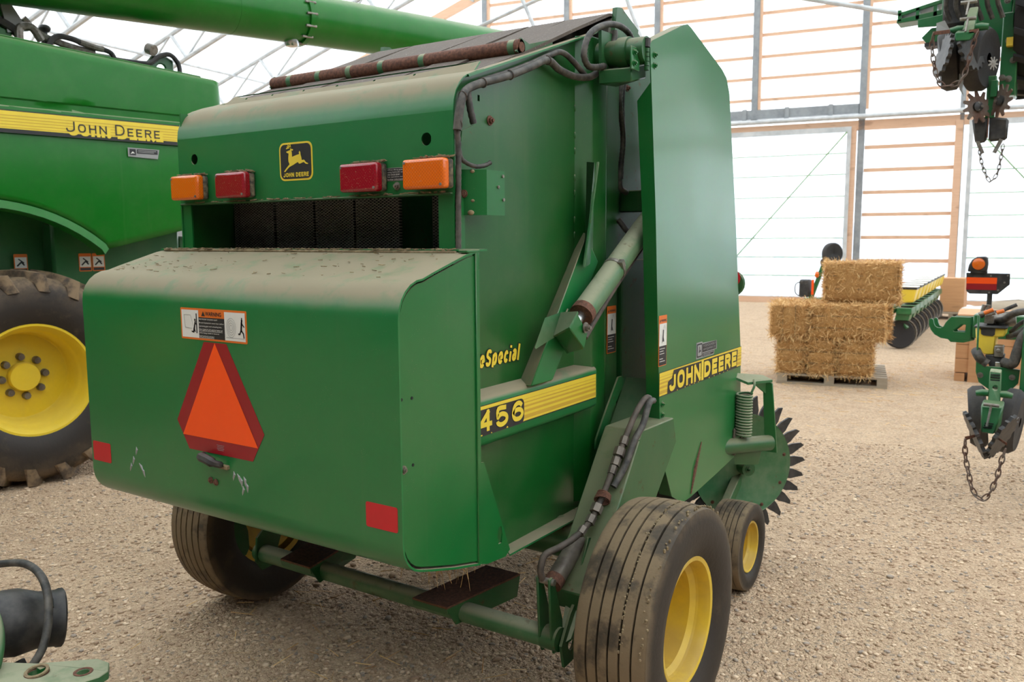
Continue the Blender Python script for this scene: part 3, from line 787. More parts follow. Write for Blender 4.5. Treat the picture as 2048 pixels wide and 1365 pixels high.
def warn_wide(parent, x0, z0, x1, z1):
    d = Decal((0, Yb, 0), (1, 0, 0), (0, 0, 1)); b = 0.006
    d.rect(x0, z0, x1, z1, 'orange_ink', 0, 0.004)
    L = x1-x0; a = x0+L*0.285; c_ = x0+L*0.68
    d.rect(x0+b, z0+b, a, z1-b, 'white', 1); d.rect(c_, z0+b, x1-b, z1-b, 'white', 1)
    d.rect(a, z0+b, c_, z1-0.027, 'black', 1)
    d.poly([(a+0.014, z1-0.023), (a+0.032, z1-0.023), (a+0.023, z1-0.008)], 'black', 1)
    d.text('WARNING', a+0.033, z1-0.022, c_-0.014, z1-0.009, 'black', 1, 0.02)
    rows = ['HELP PREVENT CRUSHING INJURY', 'Be sure bystanders stand clear before', 'operating gate and unloading bale.', 'STAY CLEAR OF GATE AND/OR TWINE GAP', 'while being raised or lowered.', 'WATCH FOR ROLLING BALE']
    for i, t in enumerate(rows):
        zt = z1-0.036-i*0.0104; w_ = min(1.0, len(t)/37.0)*(c_-a-0.006)
        d.text(t, a+0.003, zt, a+0.003+w_, zt+0.0055, 'white', 2)
        if i in (3, 5): d.rect(a+0.003, zt-0.0022, a+0.003+w_, zt-0.0014, 'white', 2)
    # crushed figure under the gate
    d.rect(a-0.012, z0+0.020, a-0.007, z1-0.016, 'black', 2)
    fx, fz = a-0.022, z0+0.035
    d.line([(fx-0.004, fz-0.012), (fx, fz), (fx+0.006, fz+0.020)], 0.006, 'black'); d.line([(fx+0.004, fz-0.010), (fx-0.001, fz)], 0.005, 'black'); d.line([(fx-0.004, fz-0.012), (fx-0.012, fz-0.010)], 0.004, 'black')
    d.line([(fx+0.004, fz+0.016), (fx+0.013, fz+0.012)], 0.004, 'black'); d.poly([(fx+0.005+0.004*math.cos(t), fz+0.026+0.004*math.sin(t)) for t in np.linspace(0, 5.5, 8)], 'black', 2)
    d.line([(x0+0.018, z1-0.022), (x0+0.05, z1-0.022), (x0+0.062, z0+0.042)], 0.0012, 'grey_ink'); d.line([(x0+0.018, z1-0.022), (x0+0.022, z0+0.036), (x0+0.055, z0+0.034)], 0.0012, 'grey_ink')
    # rolling bale and running figure
    cx, cz = c_+0.030, z0+0.045
    for rr in (0.007, 0.013, 0.019, 0.025): d.line([(cx+rr*0.85*math.cos(t), cz+rr*1.15*math.sin(t)) for t in np.linspace(0, 2*math.pi, 15)], 0.0011, 'grey_ink')
    fx, fz = x1-0.024, z0+0.040
    d.line([(fx, fz-0.002), (fx+0.003, fz+0.022)], 0.007, 'black'); d.line([(fx, fz), (fx+0.010, fz-0.010), (fx+0.012, fz-0.022)], 0.005, 'black'); d.line([(fx, fz), (fx-0.006, fz-0.012), (fx-0.012, fz-0.012)], 0.005, 'black')
    d.line([(fx+0.003, fz+0.02), (fx+0.004, fz+0.036)], 0.004, 'black'); d.line([(fx+0.003, fz+0.02), (fx+0.014, fz+0.010)], 0.004, 'black'); d.poly([(fx+0.004+0.004*math.cos(t), fz+0.028+0.004*math.sin(t)) for t in np.linspace(0, 5.5, 8)], 'black', 2)
    d.rect(c_+0.006, z0+0.014, x1-0.010, z0+0.0155, 'grey_ink', 2)
    return d.build('warning_decal', parent, 'orange bordered warning label with two pictograms')
warn_wide(baler, -2.319, 1.285, -2.010, 1.382)

# upper hood ---------------------------------------------------------
HX0, HX1 = -2.786, -1.512; YH = 1.985
hprof = [(1.985, 1.722), (1.985, 1.80), (1.985, 1.90)] + [(2.085+0.10*math.cos(math.radians(a)), 1.955+0.115*math.sin(math.radians(a))) for a in (180, 165, 150, 135, 120, 108)] + [(2.10, 2.082), (2.14, 2.094)]
ho = MB()
flat_h = [(HX0, YH, 1.722), (HX1, YH, 1.722), (HX1, YH, 1.955), (HX0, YH, 1.955)]
holes = [circle3((x, YH, 1.880), (1, 0, 0), (0, 0, 1), 0.019, 18) for x in (-2.693, -1.612)]
ho.prism(flat_h, (0, 0.004, 0), holes)
sheet(ho, hprof[3:], HX0, HX1, 0.004)
ho.build('rear_hood', 'green_dusty', baler)
fl = MB(); fx0, fx1 = -2.69, -1.535
fh = [circle3((x, 2.1381, 2.104), (1, 0, 0), (0, 0.7415, 0.671), 0.005, 8) for x in (-2.58, -2.44, -2.28, -2.12, -1.95, -1.78)]
fl.prism([(fx0, 2.116, 2.084), (fx1, 2.116, 2.084), (fx1-0.004, 2.158, 2.122), (fx0+0.025, 2.158, 2.122)], (0, 0.003, -0.003), fh); fl.build('hood_flange', 'green_dusty', baler)
lp = MB(); lp.box(HX0+0.01, HX1-0.005, YH-0.010, YH+0.03, 1.716, 1.722); lp.build('hood_lip', 'green_frame', baler, bevel=0.002)
chips('lip_debris', 90, lambda: (random.uniform(HX0+0.1, HX1-0.02), random.uniform(YH-0.010, YH-0.004), 1.725), baler, 'dust', 0.003, 0.008)
# opening: posts beside the belts
for x0, x1 in ((HX1-0.062, HX1), (HX0, HX0+0.055)):
    q = MB(); q.box(x0, x1, YH+0.004, YH+0.010, 1.53, 1.722); q.box(x0 if x0 < -2 else x1-0.006, x0+0.006 if x0 < -2 else x1, YH, YH+0.05, 1.53, 1.722); q.build('opening_post', 'green', baler)
q = MB(); q.box(HX0+0.006, HX0+0.012, YH+0.01, YH+0.35, 1.50, 2.05); q.build('inner_wall', 'green', baler)
q = MB(); q.bolt((-1.727, YH, 1.748), (0, -1, 0), 0.008, 0.009); q.build('bolt', 'steel', baler)

# lamps
def lamp(cx, lensmat, label):
    w, hh, cz = 0.078, 0.0435, 1.776
    b = MB(); b.box(cx-w*0.96, cx+w*0.96+0.004, YH-0.022, YH-0.001, cz-hh*0.97, cz+hh*0.97); o = b.build('lamp_housing', 'housing', baler, bevel=0.008, seg=2)
    l_ = MB(); l_.box(cx-w, cx+w, YH-0.052, YH-0.020, cz-hh, cz+hh); lo = l_.build('lamp_lens', lensmat, o, bevel=0.010, seg=3); lo['label'] = label
    for sx, sz in ((-1, 1), (1, -1)):
        q = MB(); q.cyl((cx+sx*w*0.86, YH-0.050, cz+sz*hh*0.74), (cx+sx*w*0.86, YH-0.0545, cz+sz*hh*0.74), 0.004, 8); q.build('screw', 'steel', lo)
    chips('lamp_dust', 70, lambda: (cx+random.uniform(-w*0.7, w), random.uniform(YH-0.025, YH-0.002), cz+hh+random.uniform(0, 0.008)), o, 'dust', 0.003, 0.008)
lamp(-2.694, 'lens_orange', 'amber lamp lens'); lamp(-2.443, 'lens_red', 'red lamp lens'); lamp(-1.843, 'lens_red', 'red lamp lens'); lamp(-1.588, 'lens_orange', 'amber lamp lens')

# leaping deer badge and small label
d = Decal((0, YH, 0), (1, 0, 0), (0, 0, 1)); lx0, lx1, lz0, lz1 = -2.241, -2.085, 1.783, 1.907
LW, LH = lx1-lx0, lz1-lz0
d.rect(lx0, lz0, lx1, lz1, 'yellow', 0, 0.022); d.rect(lx0+0.006, lz0+0.006, lx1-0.006, lz1-0.006, 'black', 1, 0.018)
def lg(x, y):
    yb = 1050-0.1*(x-220); return (lx0+(x-220)/745.0*LW, lz0+(yb-y)/845.0*LH)
deer = [(388,385),(440,362),(478,345),(500,330),(515,318),(550,330),(535,358),(508,352),(515,400),(518,495),(560,475),(620,450),(680,430),(672,395),(688,355),(708,390),(710,440),(725,500),(735,560),(782,548),(830,606),(876,626),(866,643),(820,638),(772,600),(690,640),(665,636),(645,605),(600,630),(545,668),(450,722),(400,775),(350,838),(322,830),(370,762),(455,660),(432,600),(430,530),(442,425),(415,412),(396,405)]
d.poly([lg(x, y) for x, y in deer], 'yellow', 2)
for pts in ([(488,345),(492,280),(472,206)], [(490,292),(430,240)], [(486,300),(410,275)], [(478,292),(392,316)]): d.line([lg(x, y) for x, y in pts], 0.0036, 'yellow', 2)
stroke_text(d, 'JOHN DEERE', lx0+0.018, lz0+0.012, lx1-0.018, lz0+0.026, 0.0032, 'yellow', 2, gap=0.002)
d.build('deer_badge', baler, 'black badge with yellow leaping deer')
d = Decal((0, YH, 0), (1, 0, 0), (0, 0, 1)); d.rect(-1.768, 1.764, -1.64, 1.803, 'grey_ink', 0); d.rect(-1.7665, 1.7655, -1.6415, 1.8015, 'black', 1)
for i, t in enumerate(['When lifting gate with gate lock,', 'using hydraulic system', 'USE CROSS BEAM', 'See operators manual for', 'further information.']): d.text(t, -1.764, 1.7945-i*0.007, -1.764+0.0035*len(t), 1.799-i*0.007, 'white', 2)
d.build('instruction_label', baler, 'small black label with white print')

# belts ---------------------------------------------------------------
bx = [(-2.735, -2.540), (-2.530, -2.326), (-2.316, -2.124), (-2.114, -1.915), (-1.905, -1.752), (-1.745, -1.556)]
for i, (a, b) in enumerate(bx):
    t = MB(); sag = 0.006*math.sin(i*2.1)
    pr = [(2.165, 2.098), (2.45, 2.213+sag), (2.75, 2.330-sag*0.5), (2.99, 2.428), (3.03, 2.444), (3.075, 2.450), (3.12, 2.440), (3.16, 2.41), (3.19, 2.34), (3.21, 2.2)]
    k = len(pr); o = len(t.v)
    sh = 0.012*math.sin(i*1.7)
    for j, (y, z) in enumerate(pr):
        s = sh*(1-j/k)
        t.v.extend([(a+s, y, z), (b+s, y, z), (a+s, y+0.004, z-0.010), (b+s, y+0.004, z-0.010)])
    for j in range(k-1):
        q = o+j*4
        for f in ((q, q+1, q+5, q+4), (q+2, q+6, q+7, q+3), (q, q+4, q+6, q+2), (q+1, q+3, q+7, q+5)): t.f.append(f); t.m.append(0)
    for q in (o, o+(k-1)*4): t.f.append((q, q+2, q+3, q+1)); t.m.append(0)
    t.build('belt', 'belt', baler)
for i, (a, b) in enumerate([(-2.755, -2.726), (-2.722, -2.530), (-2.515, -2.317), (-2.306, -2.119), (-2.108, -1.907), (-1.815, -1.63)]):
    t = MB(); t.box(a, b, 2.2 if i != 5 else 2.26, 2.212 if i != 5 else 2.27, 1.45, 2.06); t.build('rear_belt', 'belt_diamond', baler)
q = MB(); q.cyl((XL+0.01, 3.085, 2.375), (XR-0.02, 3.085, 2.375), 0.065, 20); q.build('belt_roller', 'steel', baler)
q = MB(); q.cyl((XL+0.02, 2.30, 2.03), (XR-0.02, 2.30, 2.03), 0.06, 16); q.build('belt_roller', 'steel', baler)
# rusty cross pipe above the belts
ro = MB(); ro.cyl((-2.725, 2.40, 2.207), (-1.548, 2.40, 2.207), 0.0255, 18); ro = ro.build('gate_roller', 'rust', baler)
for x in (-2.62, -2.46, -2.30, -2.14, -1.95, -1.575):
    q = MB(); q.cyl((x-0.012, 2.40, 2.207), (x+0.012, 2.40, 2.207), 0.0259, 18); q.build('paint_band', 'green_old', ro)
q = MB(); q.cyl((-1.549, 2.40, 2.207), (-1.544, 2.40, 2.207), 0.016, 14); q.build('end_plug', 'rust', ro)
for x in (-1.556, -2.728):
    q = MB(); q.prism(yz(x, [(2.375, 2.19), (2.40, 2.236), (2.45, 2.225), (2.60, 2.268), (2.60, 2.248), (2.42, 2.175)]), (0.008, 0, 0)); q.build('roller_bracket', 'green_frame', baler)

# gate side sheets -----------------------------------------------------
gate = [(2.0, 0.60), (2.0, 1.955), (2.015, 2.01), (2.055, 2.052), (2.10, 2.078), (2.84, 2.322), (3.03, 2.33), (3.03, 0.575), (2.9, 0.555), (2.29, 0.545), (2.10, 0.555)]
bolts_g = [(2.192, 1.949), (2.62, 0.86)]
for x in (XR-0.006, XL):
    hs = [[(x, 2.130, 2.0), (x, 2.141, 2.0), (x, 2.141, 2.018), (x, 2.130, 2.018)]] if x > -2 else []
    s = MB(); s.prism(yz(x, gate), (0.006, 0, 0), hs); s.build('gate_side', 'green_sheet', baler, angle=25)
for sgn in (1, -1):
    m = lambda x: XC + sgn*(x-XC)
    xa, xb = sorted((m(XR-0.02), m(XR+0.022)))
    f = MB(); f.prism([(xa, 2.06, 2.058), (xa, 2.84, 2.326), (xa, 2.86, 2.338), (xa, 2.055, 2.064)], (xb-xa, 0, 0)); f.build('roof_flange', 'green_dusty', baler)
    xa, xb = sorted((m(XR), m(-1.486)))
    f = MB(); f.prism([(m(XR), 2.725, 0.60), (m(-1.49), 2.775, 0.60), (m(-1.486), 2.785, 0.60), (m(-1.486), 2.885, 0.60), (m(XR), 2.89, 0.60)], (0, 0, 1.70)); f.build('corner_channel', 'green_sheet', baler, angle=60)
    f = MB(); f.box(*sorted((m(XR), m(-1.505))), 2.925, 3.03, 0.60, 2.32); f.build('front_channel', 'green_sheet', baler, bevel=0.004)
    f = MB(); f.prism([(m(XR-0.01), 2.27, 0.562), (m(-1.450), 2.17, 0.582), (m(-1.450), 2.74, 0.576), (m(XR-0.01), 2.90, 0.562)], (0, 0, 0.006)); f.build('bottom_flange', 'green_dusty', baler)
    f = MB(); f.prism(yz(m(-1.444), [(1.985, 0.93), (2.018, 0.925), (2.155, 0.612), (2.130, 0.596), (2.03, 0.605), (1.985, 0.62)]), (0.005, 0, 0),
                      [yz(m(-1.444), [(2.092, 0.648), (2.108, 0.648), (2.114, 0.675), (2.108, 0.702), (2.092, 0.702), (2.086, 0.675)])]); f.build('corner_bracket', 'green', baler, angle=20)
    # horizontal rib carrying the model stripe
    pr = [(m(XR), 1.122), (m(-1.490), 1.112), (m(-1.479), 1.104), (m(-1.475), 1.094), (m(-1.475), 0.972), (m(-1.480), 0.962), (m(-1.490), 0.955), (m(XR), 0.945)]
    f = MB(); f.prism([(x, 2.0, z) for x, z in pr], (0, 0.80, 0)); f.build('side_rib', 'green_dusty', baler, angle=50)
    # inclined brace, box section running out at its top
    a = [(2.307, 1.110), (2.447, 1.110), (2.80, 1.50), (2.705, 1.60)]
    f = MB(); vo = [(m(-1.455), *a[0]), (m(-1.455), *a[1]), (m(-1.470), *a[2]), (m(-1.470), *a[3]), (m(XR), a[0][0]+0.038, a[0][1]-0.01), (m(XR), *a[1]), (m(XR), 2.83, 1.52), (m(XR), 2.786, 1.619)]
    f.add(vo, [(0,1,2,3), (0,4,5,1), (1,5,6,2), (2,6,7,3), (3,7,4,0)]); f.build('gate_brace', 'green_dusty', baler, bevel=0.004, angle=30)
for y, z in ((2.192, 1.949),):
    q = MB(); q.bolt((XR, y, z), (1, 0, 0), 0.010, 0.009); q.build('bolt', 'rust', baler)
for i in range(9):
    q = MB(); z = 2.05-0.075*i-(0.02 if i % 2 else 0); q.sphere((XR+0.001, 2.724, z), 0.007, 5, sc=(0.7, 0.7, 1.8)); q.build('weld_bead', 'green_sheet', baler)
# thin gusset plate standing off the corner channel, and latch arm below
q = MB(); q.prism([(-1.486, 2.735, 1.86), (-1.452, 2.728, 1.856), (-1.435, 2.628, 1.487), (-1.486, 2.78, 1.50)], (0.0, 0.004, 0.0)); q.build('gusset_plate', 'green_frame', baler)
q = MB(); q.prism(yz(-1.452, [(2.955, 1.055), (2.925, 1.055), (2.835, 0.955), (2.745, 0.845), (2.74, 0.81), (2.76, 0.79), (2.86, 0.92), (2.98, 1.03)]), (0.007, 0, 0)); q.build('latch_arm', 'green_frame', baler)
q = MB(); q.bar((-1.437, 2.729, 1.856), (-1.437, 2.628, 1.487), 0.007, 0.006); q.build('gusset_edge_glint', 'green_old', baler)  # added pale strip imitating light caught on the plate edge

# model stripe and lettering on the right side
XS = -1.475
def stripes(d, y0, y1, z0, z1):
    d.rect(y0, z0, y1, z1, 'black', 0); d.rect(y0, z0+0.004, y1, z1-0.002, 'yellow', 1); H = z1-z0
    for k_, (fa, fb) in enumerate(((0.12, 0.25), (0.34, 0.43), (0.52, 0.59), (0.67, 0.71), (0.80, 0.82))): d.rect(y0, z0+H*fa, y1, z0+H*fb, 'amber_line', 2)
d = Decal((XS, 0, 0), (0, 1, 0), (0, 0, 1)); stripes(d, 2.0, 2.792, 0.992, 1.086)
d.rect(2.01, 0.992, 2.292, 1.074, 'black', 3, 0.02); d.rect(2.0, 0.992, 2.26, 1.03, 'black', 3.3)
stroke_text(d, '456', 2.036, 1.004, 2.286, 1.070, 0.0150, 'yellow', 5, gap=0.012)
d.poly([(2.185, 0.994), (2.197, 0.994), (2.191, 1.000)], 'yellow', 5); d.poly([(2.10, 0.994), (2.108, 0.994), (2.102, 0.998)], 'yellow', 5); d.rect(2.0, 0.994, 2.055, 0.998, 'yellow', 5)
d.build('model_stripe', baler, 'yellow stripe with black model number 456')
d = Decal((XR, 0, 0), (0, 1, 0), (0, 0, 1))
for k_, (col, bo) in enumerate((('black', 0.075), ('yellow', 0.03))):
    g = 0.003 if col == 'black' else 0.0
    stroke_text(d, 'SilageSpecial', 1.982, 1.188, 2.345, 1.242, 0.0108, col, k_*2+1, 0.22, grow=g, gap=0.006)
d.build('special_lettering', baler, 'yellow italic lettering edged in black')

# lamp junction box on the side sheet
q = MB(); q.prism([(XR, 2.02, 1.79), (XR+0.004, 2.02, 1.79), (-1.465, 2.065, 1.79), (-1.458, 2.072, 1.79), (-1.458, 2.166, 1.79), (-1.464, 2.166, 1.79), (-1.464, 2.078, 1.79), (XR, 2.06, 1.79)], (0, 0, -0.132)); q.build('harness_cover', 'green', baler)
for y, z in ((2.155, 1.775), (2.13, 1.742), (2.157, 1.705)):
    b_ = MB(); b_.cyl((-1.459, y, z), (-1.454, y, z), 0.005, 8); b_.build('rivet', 'steel', baler)
b_ = MB(); b_.bolt((-1.51, 2.028, 1.72), (0.4, -1, 0), 0.008, 0.008); b_.build('bolt', 'rust', baler)
for y, z, r_ in ((2.05, 1.785, 0.008), (2.058, 1.735, 0.010), (2.05, 1.70, 0.007), (2.04, 1.665, 0.011)):
    b_ = MB(); b_.sphere((-1.492, y-0.002, z), r_*0.7, 6, sc=(1.3, 1, 1.0)); b_.build('mud_clod', 'dust', baler)

# wiring conduits
def conduit(pts, r, name='conduit', mat='hose', n=8, sub=6, ridged=True):
    P = spline([Vector(p) for p in pts], sub*2 if ridged else sub)
    if ridged:
        L = sum((b-a).length for a, b in zip(P[:-1], P[1:])); k = max(8, int(L/0.008)); Q = []
        cum = [0]
        for a, b in zip(P[:-1], P[1:]): cum.append(cum[-1]+(b-a).length)
        j = 0
        for i in range(k+1):
            s = L*i/k
            while j < len(cum)-2 and cum[j+1] < s: j += 1
            t = (s-cum[j])/max(1e-6, cum[j+1]-cum[j]); Q.append(P[j].lerp(P[j+1], min(1, t)))
        P = Q; R = [r*(1.0 if i % 2 else 0.86) for i in range(len(P))]
    else: R = r
    return MB().tube(P, R, n).build(name, mat, baler, angle=60)
conduit([(-1.503, 1.990, 1.56), (-1.503, 1.993, 1.70), (-1.503, 1.996, 1.843), (-1.503, 1.99, 1.90)], 0.009)
conduit([(-1.499, 1.986, 1.898), (-1.497, 1.994, 1.948), (-1.497, 2.01, 1.992), (-1.50, 2.039, 2.019), (-1.50, 2.114, 2.048), (-1.50, 2.262, 2.092), (-1.50, 2.393, 2.140), (-1.50, 2.487, 2.174), (-1.50, 2.569, 2.155), (-1.49, 2.672, 2.146), (-1.47, 2.76, 2.165), (-1.45, 2.82, 2.235), (-1.44, 2.85, 2.30), (-1.44, 2.851, 2.33)], 0.0125, ridged=False)
conduit([(-1.44, 2.78, 2.195), (-1.44, 2.707, 2.179), (-1.44, 2.653, 2.178), (-1.44, 2.627, 2.215), (-1.44, 2.669, 2.284), (-1.44, 2.78, 2.336), (-1.44, 2.898, 2.355), (-1.44, 2.991, 2.332), (-1.46, 3.02, 2.27)], 0.012)
conduit([(-1.505, 2.046, 2.018), (-1.500, 2.05, 1.969), (-1.495, 2.061, 1.922)], 0.011)
conduit([(-1.503, 1.999, 1.845), (-1.50, 2.01, 1.816), (-1.49, 2.054, 1.800), (-1.485, 2.099, 1.805), (-1.48, 2.123, 1.815)], 0.007)
conduit([(-1.51, 2.116, 2.053), (-1.51, 2.249, 2.096), (-1.51, 2.394, 2.148), (-1.51, 2.519, 2.197), (-1.505, 2.586, 2.217), (-1.50, 2.654, 2.20), (-1.49, 2.726, 2.16)], 0.010, ridged=False)
q = MB(); q.prism([(-1.50, 2.005, 1.897), (-1.50, 2.062, 1.92), (-1.50, 2.069, 1.896), (-1.50, 2.0, 1.867)], (0.004, 0, 0)); q.build('conduit_bracket', 'green_frame', baler)
for p in ((-1.5, 2.115, 2.048), (-1.5, 2.26, 2.092), (-1.5, 2.487, 2.174), (-1.497, 2.012, 1.995), (-1.499, 1.99, 1.915)):
    q = MB(); q.tube(circle3(p, (1, 0, 0), (0, -0.35, 0.93), 0.0145, 12), 0.0018, 5, closed=True); q.build('cable_tie', 'hose_dirty', baler)
# gate cylinder, its bracket ------------------------------------------------
op = [(2.388, 1.300), (2.440, 1.345), (2.511, 1.271), (2.487, 1.219)]
q = MB(); q.prism(yz(-1.366, op), (0.009, 0, 0)); q.build('bracket_plate', 'green', baler, bevel=0.003)
q = MB(); q.prism(yz(-1.456, [(2.464, 1.258), (2.54, 1.35), (2.60, 1.28), (2.54, 1.19)]), (0.008, 0, 0)); q.build('bracket_plate', 'green', baler, bevel=0.003)
wb_ = [(-1.362, 2.388, 1.300), (-1.362, 2.487, 1.219), (-1.455, 2.545, 1.192), (-1.455, 2.464, 1.258)]; q = MB(); q.add(wb_+[(x, y+0.006, z+0.004) for x, y, z in wb_], [(0, 1, 2, 3), (4, 7, 6, 5), (0, 4, 5, 1), (1, 5, 6, 2), (2, 6, 7, 3), (3, 7, 4, 0)]); q.build('bracket_web', 'green', baler)
cp = [(-1.357, 2.385, 1.303), (-1.357, 2.440, 1.350), (-1.455, 2.500, 1.338), (-1.470, 2.42, 1.325), (-1.470, 2.355, 1.232), (-1.455, 2.45, 1.262)]
q = MB(); q.add(cp+[(x+0.001, y+0.005, z-0.006) for x, y, z in cp], [(0, 1, 2, 5), (2, 3, 4, 5), (6, 11, 8, 7), (8, 11, 10, 9)]+[(k, k+6, (k+1) % 6+6, (k+1) % 6) for k in range(6)]); q.build('bracket_cap', 'green_old', baler)
q = MB(); q.bolt((-1.354, 2.487, 1.292), (1, 0, 0), 0.012, 0.012); q.build('bolt', 'steel', baler)
c0, c1 = Vector((-1.408, 2.49, 1.285)), Vector((-1.408, 3.65, 1.99)); cdv = (c1-c0).normalized()
q = MB(); q.cyl(c0+cdv*0.085, c1, 0.042, 20); cyl = q.build('gate_cylinder', 'green_old', baler)
q = MB(); q.cyl(c0, c0+cdv*0.12, 0.018, 14); q.build('cylinder_rod', 'rod', cyl)
q = MB(); q.cyl(c0+cdv*0.078, c0+cdv*0.108, 0.0435, 20); q.build('cylinder_gland', 'rust', cyl)
q = MB(); q.cyl(c0+cdv*0.36, c0+cdv*0.375, 0.0445, 20); cr_ = cdv.cross(Vector((1, 0, 0))).normalized(); q.obox(c0+cdv*0.367+Vector((0.036, 0, 0))-cr_*0.022, cdv*0.011, Vector((0.010, 0, 0)), cr_*0.014); q.build('hose_clamp', 'steel', cyl)
conduit([c0+cdv*0.04+Vector((0.0, 0.06, -0.06)), c0+cdv*0.14+Vector((0.0, 0.05, -0.055)), c0+cdv*0.40+Vector((0.0, 0.03, -0.05)), c0+cdv*0.9+Vector((0, 0.03, -0.05))], 0.011, 'cylinder_hose', 'hose_dirty', ridged=False)

# right hand shield ----------------------------------------------------------
XD = -1.295
sp = [(2.835, 2.262), (2.85, 2.276), (3.13, 2.384), (3.175, 2.396), (3.215, 2.388), (3.56, 2.288), (3.615, 2.262), (3.655, 2.205), (3.78, 1.66), (3.895, 1.06), (3.915, 0.80), (3.90, 0.565), (3.62, 0.535), (3.30, 0.505), (3.215, 0.505), (3.10, 0.56), (3.02, 0.70), (2.972, 0.857), (2.955, 1.05), (2.905, 1.66)]
q = MB(); q.prism(yz(XD, sp), (0.004, 0, 0)); shield = q.build('side_shield', 'green_gloss', baler, bevel=0.0)
fl_o = [(2.847, 2.135), (2.905, 1.66), (2.955, 1.05), (2.972, 0.857), (3.02, 0.70), (3.10, 0.56)]
q = MB(); o = len(q.v)
for i, (y, z) in enumerate(fl_o):
    yi = y+0.006; q.v.extend([(XD+0.003, y, z), (XD-0.052, yi, z if i else z-0.06), (XD+0.003, y+0.004, z), (XD-0.052, yi+0.004, z if i else z-0.06)])
for i in range(len(fl_o)-1):
    a = i*4
    for f in ((a, a+4, a+5, a+1), (a+2, a+3, a+7, a+6), (a+1, a+5, a+7, a+3)): q.f.append(f); q.m.append(0)
q.build('shield_flange', 'green', shield)
q = MB(); sp2 = [(3.895, 1.06), (3.78, 1.66), (3.655, 2.205), (3.615, 2.262), (3.56, 2.288), (3.215, 2.388), (3.175, 2.396), (3.13, 2.384), (2.85, 2.276)]; o = 0
for (y, z) in sp2: q.v.extend([(XD+0.002, y, z), (XD-0.045, y, z), (XD+0.002, y-0.003, z-0.003), (XD-0.045, y-0.003, z-0.003)])
for i in range(len(sp2)-1):
    a = i*4
    for f in ((a, a+4, a+5, a+1), (a+2, a+3, a+7, a+6)): q.f.append(f); q.m.append(0)
q.build('shield_flange', 'green', shield)
q = MB(); q.tube([(XD+0.005, 3.30, 0.52), (XD+0.006, 3.34, 0.62), (XD+0.006, 3.41, 0.72)], [0.004, 0.009, 0.002], 6); q.build('rusty_dent', 'rust', shield)
# hinge
q = MB(); q.box(XD-0.030, XD-0.024, 2.745, 2.812, 2.168, 2.245); hg = q.build('hinge', 'green', baler, bevel=0.002)
for i in range(5): q = MB(); q.cyl((XD-0.004, 2.826, 2.172+i*0.0155), (XD-0.004, 2.826, 2.185+i*0.0155), 0.009, 10); q.build('hinge_knuckle', 'green_frame', hg)
for y, z, x in ((2.768, 2.190, XD-0.024), (2.768, 2.226, XD-0.024), (2.875, 2.195, XD+0.004), (2.875, 2.232, XD+0.004), (2.99, 0.955, XD+0.004), (2.99, 0.915, XD+0.004)):
    q = MB(); q.bolt((x, y, z), (1, 0, 0), 0.008, 0.007); q.build('bolt', 'green', baler)
q = MB(); q.cyl((XD-0.004, 2.826, 2.25), (XD-0.004, 2.83, 2.28), 0.012, 8); q.build('hinge_bush', 'plastic_black', baler)
# red marker lamp on the front edge of the shield
q = MB(); q.lathe([(0.001, -0.012), (0.055, -0.010), (0.062, 0.0), (0.055, 0.010), (0.001, 0.014)], (XD-0.038, 3.87, 1.375), (0.1, -1, 0), 20); q.build('side_marker', 'green_frame', baler)
q = MB(); q.lathe([(0.04, 0.012), (0.042, 0.018), (0.03, 0.022), (0.001, 0.023)], (XD-0.036, 3.868, 1.40), (0.1, -1, 0), 20); q.build('red_reflector', 'tape_red', baler)
# shield decals
d = Decal((XD+0.004, 0, 0), (0, 1, 0), (0, 0, 1)); stripes(d, 2.957, 3.90, 0.985, 1.080)
d.poly([(3.03, 0.987), (3.835, 0.987), (3.845, 1.070), (3.09, 1.074), (3.075, 1.045), (3.035, 1.035)], 'black', 3)
d.rect(3.385, 0.990, 3.41, 1.078, 'yellow', 4)
stroke_text(d, 'JOHN', 3.045, 0.994, 3.375, 1.066, 0.019, 'yellow', 5, gap=0.010); stroke_text(d, 'DEERE', 3.415, 0.998, 3.825, 1.066, 0.019, 'yellow', 5, gap=0.010)
for k_, y in enumerate((3.12, 3.20, 3.25, 3.30, 3.345, 3.47, 3.53, 3.60, 3.65, 3.70)): d.poly([(y, 0.988), (y+0.012, 0.988), (y+0.006, 0.993)], 'yellow', 5)
d.build('brand_stripe', shield, 'yellow and black stripe lettered JOHN DEERE')
